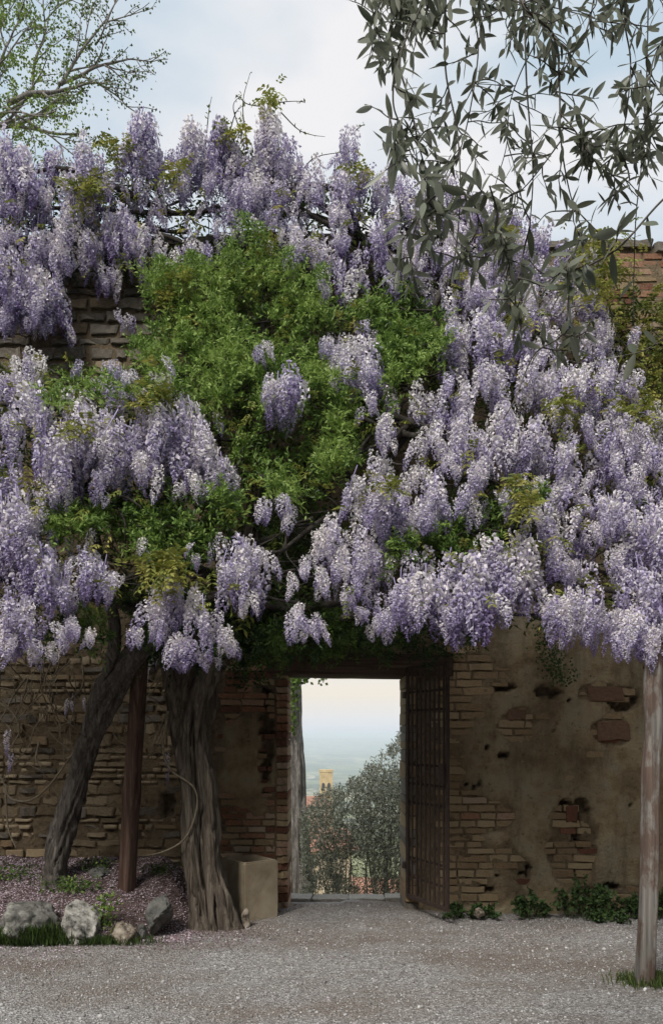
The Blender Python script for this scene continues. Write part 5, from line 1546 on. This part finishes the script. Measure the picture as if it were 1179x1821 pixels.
def olive():
    base = Vector((1.95, 1.75, float(ground_z(1.95, 1.75))))
    t = thing('olive_tree', 'olive tree with grey-green leaves on long twigs hanging in front of the flowers and sky', 'tree', tuple(base))
    trunk('trunk', M['bark_thick'], [base - Vector((0, 0, 0.1)), base + Vector((0.03, 0.02, 0.8)), base + Vector((-0.02, 0, 1.6)), base + Vector((-0.1, 0, 2.4)), base + Vector((-0.35, 0.1, 3.1))], [0.2, 0.16, 0.15, 0.13, 0.09], 60, 30, 2.2, 0.4, t, 0.5, 0.2, 40)
    limb_pts = [base + Vector((-0.3, 0.08, 3.0)), Vector((1.3, 1.9, 3.55)), Vector((0.8, 1.95, 3.72)), Vector((0.3, 1.95, 3.72)), Vector((0.0, 1.9, 3.65))]
    trunk('limb', M['bark_thick'], limb_pts, [0.07, 0.05, 0.035, 0.022, 0.012], 40, 12, 2, 0.25, t, 0.3, None, 41)
    LM = [olive_leaf_mesh(700 + q) for q in range(8)]
    for me in LM: me.materials.append(M['oleaf'])
    tw = MB()
    lv = []     # position, direction, length
    r_ = random.Random(21)
    def leaf_along(pts, gap, lo, hi, dens):
        """opposite leaf pairs along a 3-D path"""
        P = np.array(pts); seg = np.linalg.norm(np.diff(P, axis=0), axis=1); cum = np.concatenate([[0], np.cumsum(seg)])
        s_ = gap * r_.random()
        ph = r_.random() * 6
        while s_ < cum[-1]:
            i_ = min(np.searchsorted(cum, s_) , len(P) - 1); i_ = max(i_, 1)
            f_ = (s_ - cum[i_ - 1]) / max(seg[i_ - 1], 1e-6)
            p = P[i_ - 1] * (1 - f_) + P[i_] * f_
            d = unit(P[i_] - P[i_ - 1])
            u_ = unit(np.cross(d, [math.cos(ph), math.sin(ph), 0.3])); ph += 1.57
            for sg in (-1, 1):
                if r_.random() < dens:
                    dirn = unit(u_ * sg + d * r_.uniform(0.2, 1.3) + np.array([r_.gauss(0, .35), r_.gauss(0, .3), r_.gauss(-.05, .35)]))
                    lv.append((p, dirn, r_.uniform(lo, hi)))
            s_ += gap * r_.uniform(0.8, 1.3)
        if dens > 0.3:
            lv.append((P[-1], unit(P[-1] - P[-2]), r_.uniform(lo, hi)))
    def twig(pp, Y_, r0, dens, sides_=0, slen=60, lo=0.032, hi=0.053, down=0.5):
        pts = smooth_path([at(x_, y_, Y_ + dz_) for x_, y_, dz_ in [(p[0], p[1], r_.uniform(-.05, .05)) for p in pp]], len(pp) * 7)
        tube(tw, pts, np.linspace(r0, 0.0011, len(pts)), 5)
        leaf_along(pts, 0.030, lo, hi, dens)
        for q in range(int(sides_ * (1.6 if Y_ > 1.62 else 1.15) + 0.5)):
            i_ = r_.randint(2, len(pts) - 2)
            b_ = Vector(pts[i_])
            x_, y_ = CX + b_.x / b_.y * F, HY - (b_.z - EYE) / b_.y * F
            a = PI / 2 * down + r_.gauss(0, 0.9) if r_.random() < .5 else PI - PI / 2 * down + r_.gauss(0, 0.9)
            q_pts = [(x_, y_)]
            for s_ in range(3):
                a += r_.gauss(0, 0.35)
                q_pts.append((q_pts[-1][0] + slen / 3 * math.cos(a), q_pts[-1][1] + slen / 3 * math.sin(a)))
            sp = smooth_path([at(u_, v_, b_.y + r_.uniform(-.06, .06) * (k2 > 0)) for k2, (u_, v_) in enumerate(q_pts)], 12)
            tube(tw, sp, np.linspace(0.0018, 0.0009, 12), 4)
            leaf_along(sp, 0.024, lo, hi, max(dens, 0.5))
    # (path in the photo, distance, radius, leafiness, side twigs)
    twig([(800,-60),(792,0),(792,125),(812,230),(818,330),(812,430),(800,500)], 1.70, 0.0028, 0.22, 7, 60)
    twig([(930,-60),(932,0),(936,150),(947,300),(942,400),(940,470)], 1.85, 0.0028, 0.12, 5, 70)
    twig([(900,-60),(935,15),(985,65),(994,150),(997,250),(1012,340),(1035,410)], 1.75, 0.0036, 0.22, 8, 75)
    twig([(1150,-60),(1152,0),(1146,225),(1131,375),(1127,470),(1125,580)], 1.95, 0.0022, 0.10, 3, 60)
    twig([(790,-60),(755,0),(712,100),(728,180),(745,260),(762,330),(755,420)], 1.60, 0.0030, 0.36, 8, 62)
    twig([(720,-60),(680,0),(665,45),(690,80)], 1.8, 0.0022, 0.7, 4, 50)
    twig([(760,-60),(720,10),(690,60),(705,120)], 1.9, 0.0022, 0.7, 5, 50)
    twig([(870,-60),(840,0),(850,80),(840,170),(820,260),(790,330),(765,390)], 1.9, 0.0024, 0.22, 7, 60)
    twig([(700,130),(700,190),(720,240),(735,290)], 1.55, 0.0022, 0.5, 5, 55, 0.038, 0.056)
    twig([(690,200),(705,250),(735,300),(760,320)], 1.5, 0.0020, 0.55, 3, 45, 0.038, 0.056)
    twig([(1000,-60),(985,0),(960,60),(925,130),(905,190),(900,260),(880,330)], 2.0, 0.0022, 0.15, 6, 70)
    twig([(1060,-60),(1055,0),(1040,60),(1010,110),(985,170)], 1.8, 0.0024, 0.25, 5, 70)
    twig([(1120,-60),(1110,30),(1120,100),(1118,160),(1105,240),(1075,300)], 1.8, 0.0024, 0.35, 8, 62)
    twig([(1230,-20),(1190,50),(1160,110),(1150,200),(1135,240)], 1.7, 0.0024, 0.40, 7, 60)
    twig([(1240,180),(1190,215),(1140,220),(1085,225),(1030,260)], 1.8, 0.0022, 0.35, 6, 50)
    twig([(994,200),(1020,230),(1060,290),(1085,310),(1110,330)], 1.75, 0.0018, 0.45, 4, 50)
    twig([(997,250),(960,300),(930,335),(905,350)], 1.75, 0.0018, 0.35, 4, 50)
    twig([(812,330),(840,360),(850,400),(830,440),(815,480)], 1.55, 0.0018, 0.55, 6, 50, 0.04, 0.06)
    twig([(790,340),(760,360),(740,400),(730,450),(735,490)], 1.55, 0.0018, 0.5, 6, 50, 0.04, 0.06)
    twig([(942,400),(930,450),(920,500),(915,545),(920,580)], 1.5, 0.0018, 0.55, 5, 50, 0.038, 0.056)
    twig([(870,330),(885,380),(890,430),(905,470),(900,500)], 1.5, 0.0018, 0.5, 4, 50, 0.038, 0.056)
    twig([(1260,290),(1178,355),(1100,440),(1020,495),(1002,590),(950,630),(915,710),(895,745)], 1.5, 0.0024, 0.15, 2, 45, 0.04, 0.06)
    twig([(1035,410),(1020,450),(1000,480),(975,500)], 1.5, 0.0018, 0.6, 3, 45, 0.045, 0.062)
    twig([(1095,430),(1100,405),(1110,395)], 1.45, 0.0014, 0.7, 0, 45, 0.045, 0.062)
    twig([(1170,610),(1140,625),(1110,632)], 1.5, 0.0014, 0.5, 0, 45, 0.04, 0.055)
    twig([(840,0),(900,20),(960,10),(1030,25)], 1.9, 0.0020, 0.4, 8, 60)
    twig([(680,-20),(740,15),(800,20)], 1.85, 0.0020, 0.6, 6, 50)
    # connect twigs that enter from above to the limb
    for x_ in (720, 760, 790, 800, 870, 900, 930, 1000, 1060, 1120, 1150):
        p = at(x_, -60, 1.8)
        q = Vector((p.x + 0.15, 1.95, 3.70 if p.x < 1 else 3.6))
        tube(tw, smooth_path([q, (q + p) / 2 + Vector((0.05, 0, 0.06)), p], 10), np.linspace(0.006, 0.003, 10), 5)
    o = tw.build('twigs', M['twig'], t)
    # leaves: the largest in view one by one, the rest joined
    def score(l_):
        x_ = CX + l_[0][0] / l_[0][1] * F; y_ = HY - (l_[0][2] - EYE) / l_[0][1] * F
        return l_[2] / l_[0][1] * (1 if (0 < x_ < 1179 and -10 < y_ < 1821) else 0.2)
    lv.sort(key=score, reverse=True)
    rest = MB()
    pl = np.array(base)
    for q, (p, d, L) in enumerate(lv):
        zax = unit(np.array([r_.gauss(0, .7), r_.gauss(-.3, .6), 1.0])); y_ = unit(np.cross(zax, d)); zax = np.cross(d, y_)
        R = np.stack([d, y_, zax], 1)
        if q < 299:
            o = bpy.data.objects.new('leaf', LM[r_.randrange(8)]); COL.objects.link(o); o.parent = t
            mw = Matrix(R.tolist()).to_4x4() @ Matrix.Scale(L, 4)
            mw.translation = Vector(p - pl)
            o.matrix_local = mw
        else:
            me = LM[q % 8]
            V = np.array([v.co[:] for v in me.vertices]) * L @ R.T + p
            rest.add(V, np.array([list(f.vertices) for f in me.polygons]), tone=np.clip(r_.gauss(0.58, 0.2), 0, 1))
    if rest.n:
        rest.build('leaves', M['oleaf'], t, smooth=True)['kind'] = 'stuff'
    print('olive leaves', len(lv))
olive()
print('racemes', len(rac), 'blocks', len(blocks))

# ------------------------------------------------------------------ haze over the valley
m = bpy.data.materials.new('haze_air'); m.use_nodes = True
N, L = m.node_tree.nodes, m.node_tree.links
N.clear()
out = N.new('ShaderNodeOutputMaterial'); pv = N.new('ShaderNodeVolumePrincipled')
pv.inputs['Color'].default_value = (0.84, 0.92, 1.0, 1)
pv.inputs['Density'].default_value = 0.00026
pv.inputs['Anisotropy'].default_value = 0.0
L.new(pv.outputs[0], out.inputs['Volume'])
me = bpy.data.meshes.new('haze')
HV = box_v(-16500, 16500, -90, 14500, -260, 16)
me.from_pydata([tuple(v) for v in HV], [], [tuple(int(q) for q in f) for f in BOXF])
me.materials.append(m)
o = link('haze', me); o['kind'] = 'stuff'
tag(o, 'pale blue haze hanging in the air over the far valley', 'haze')
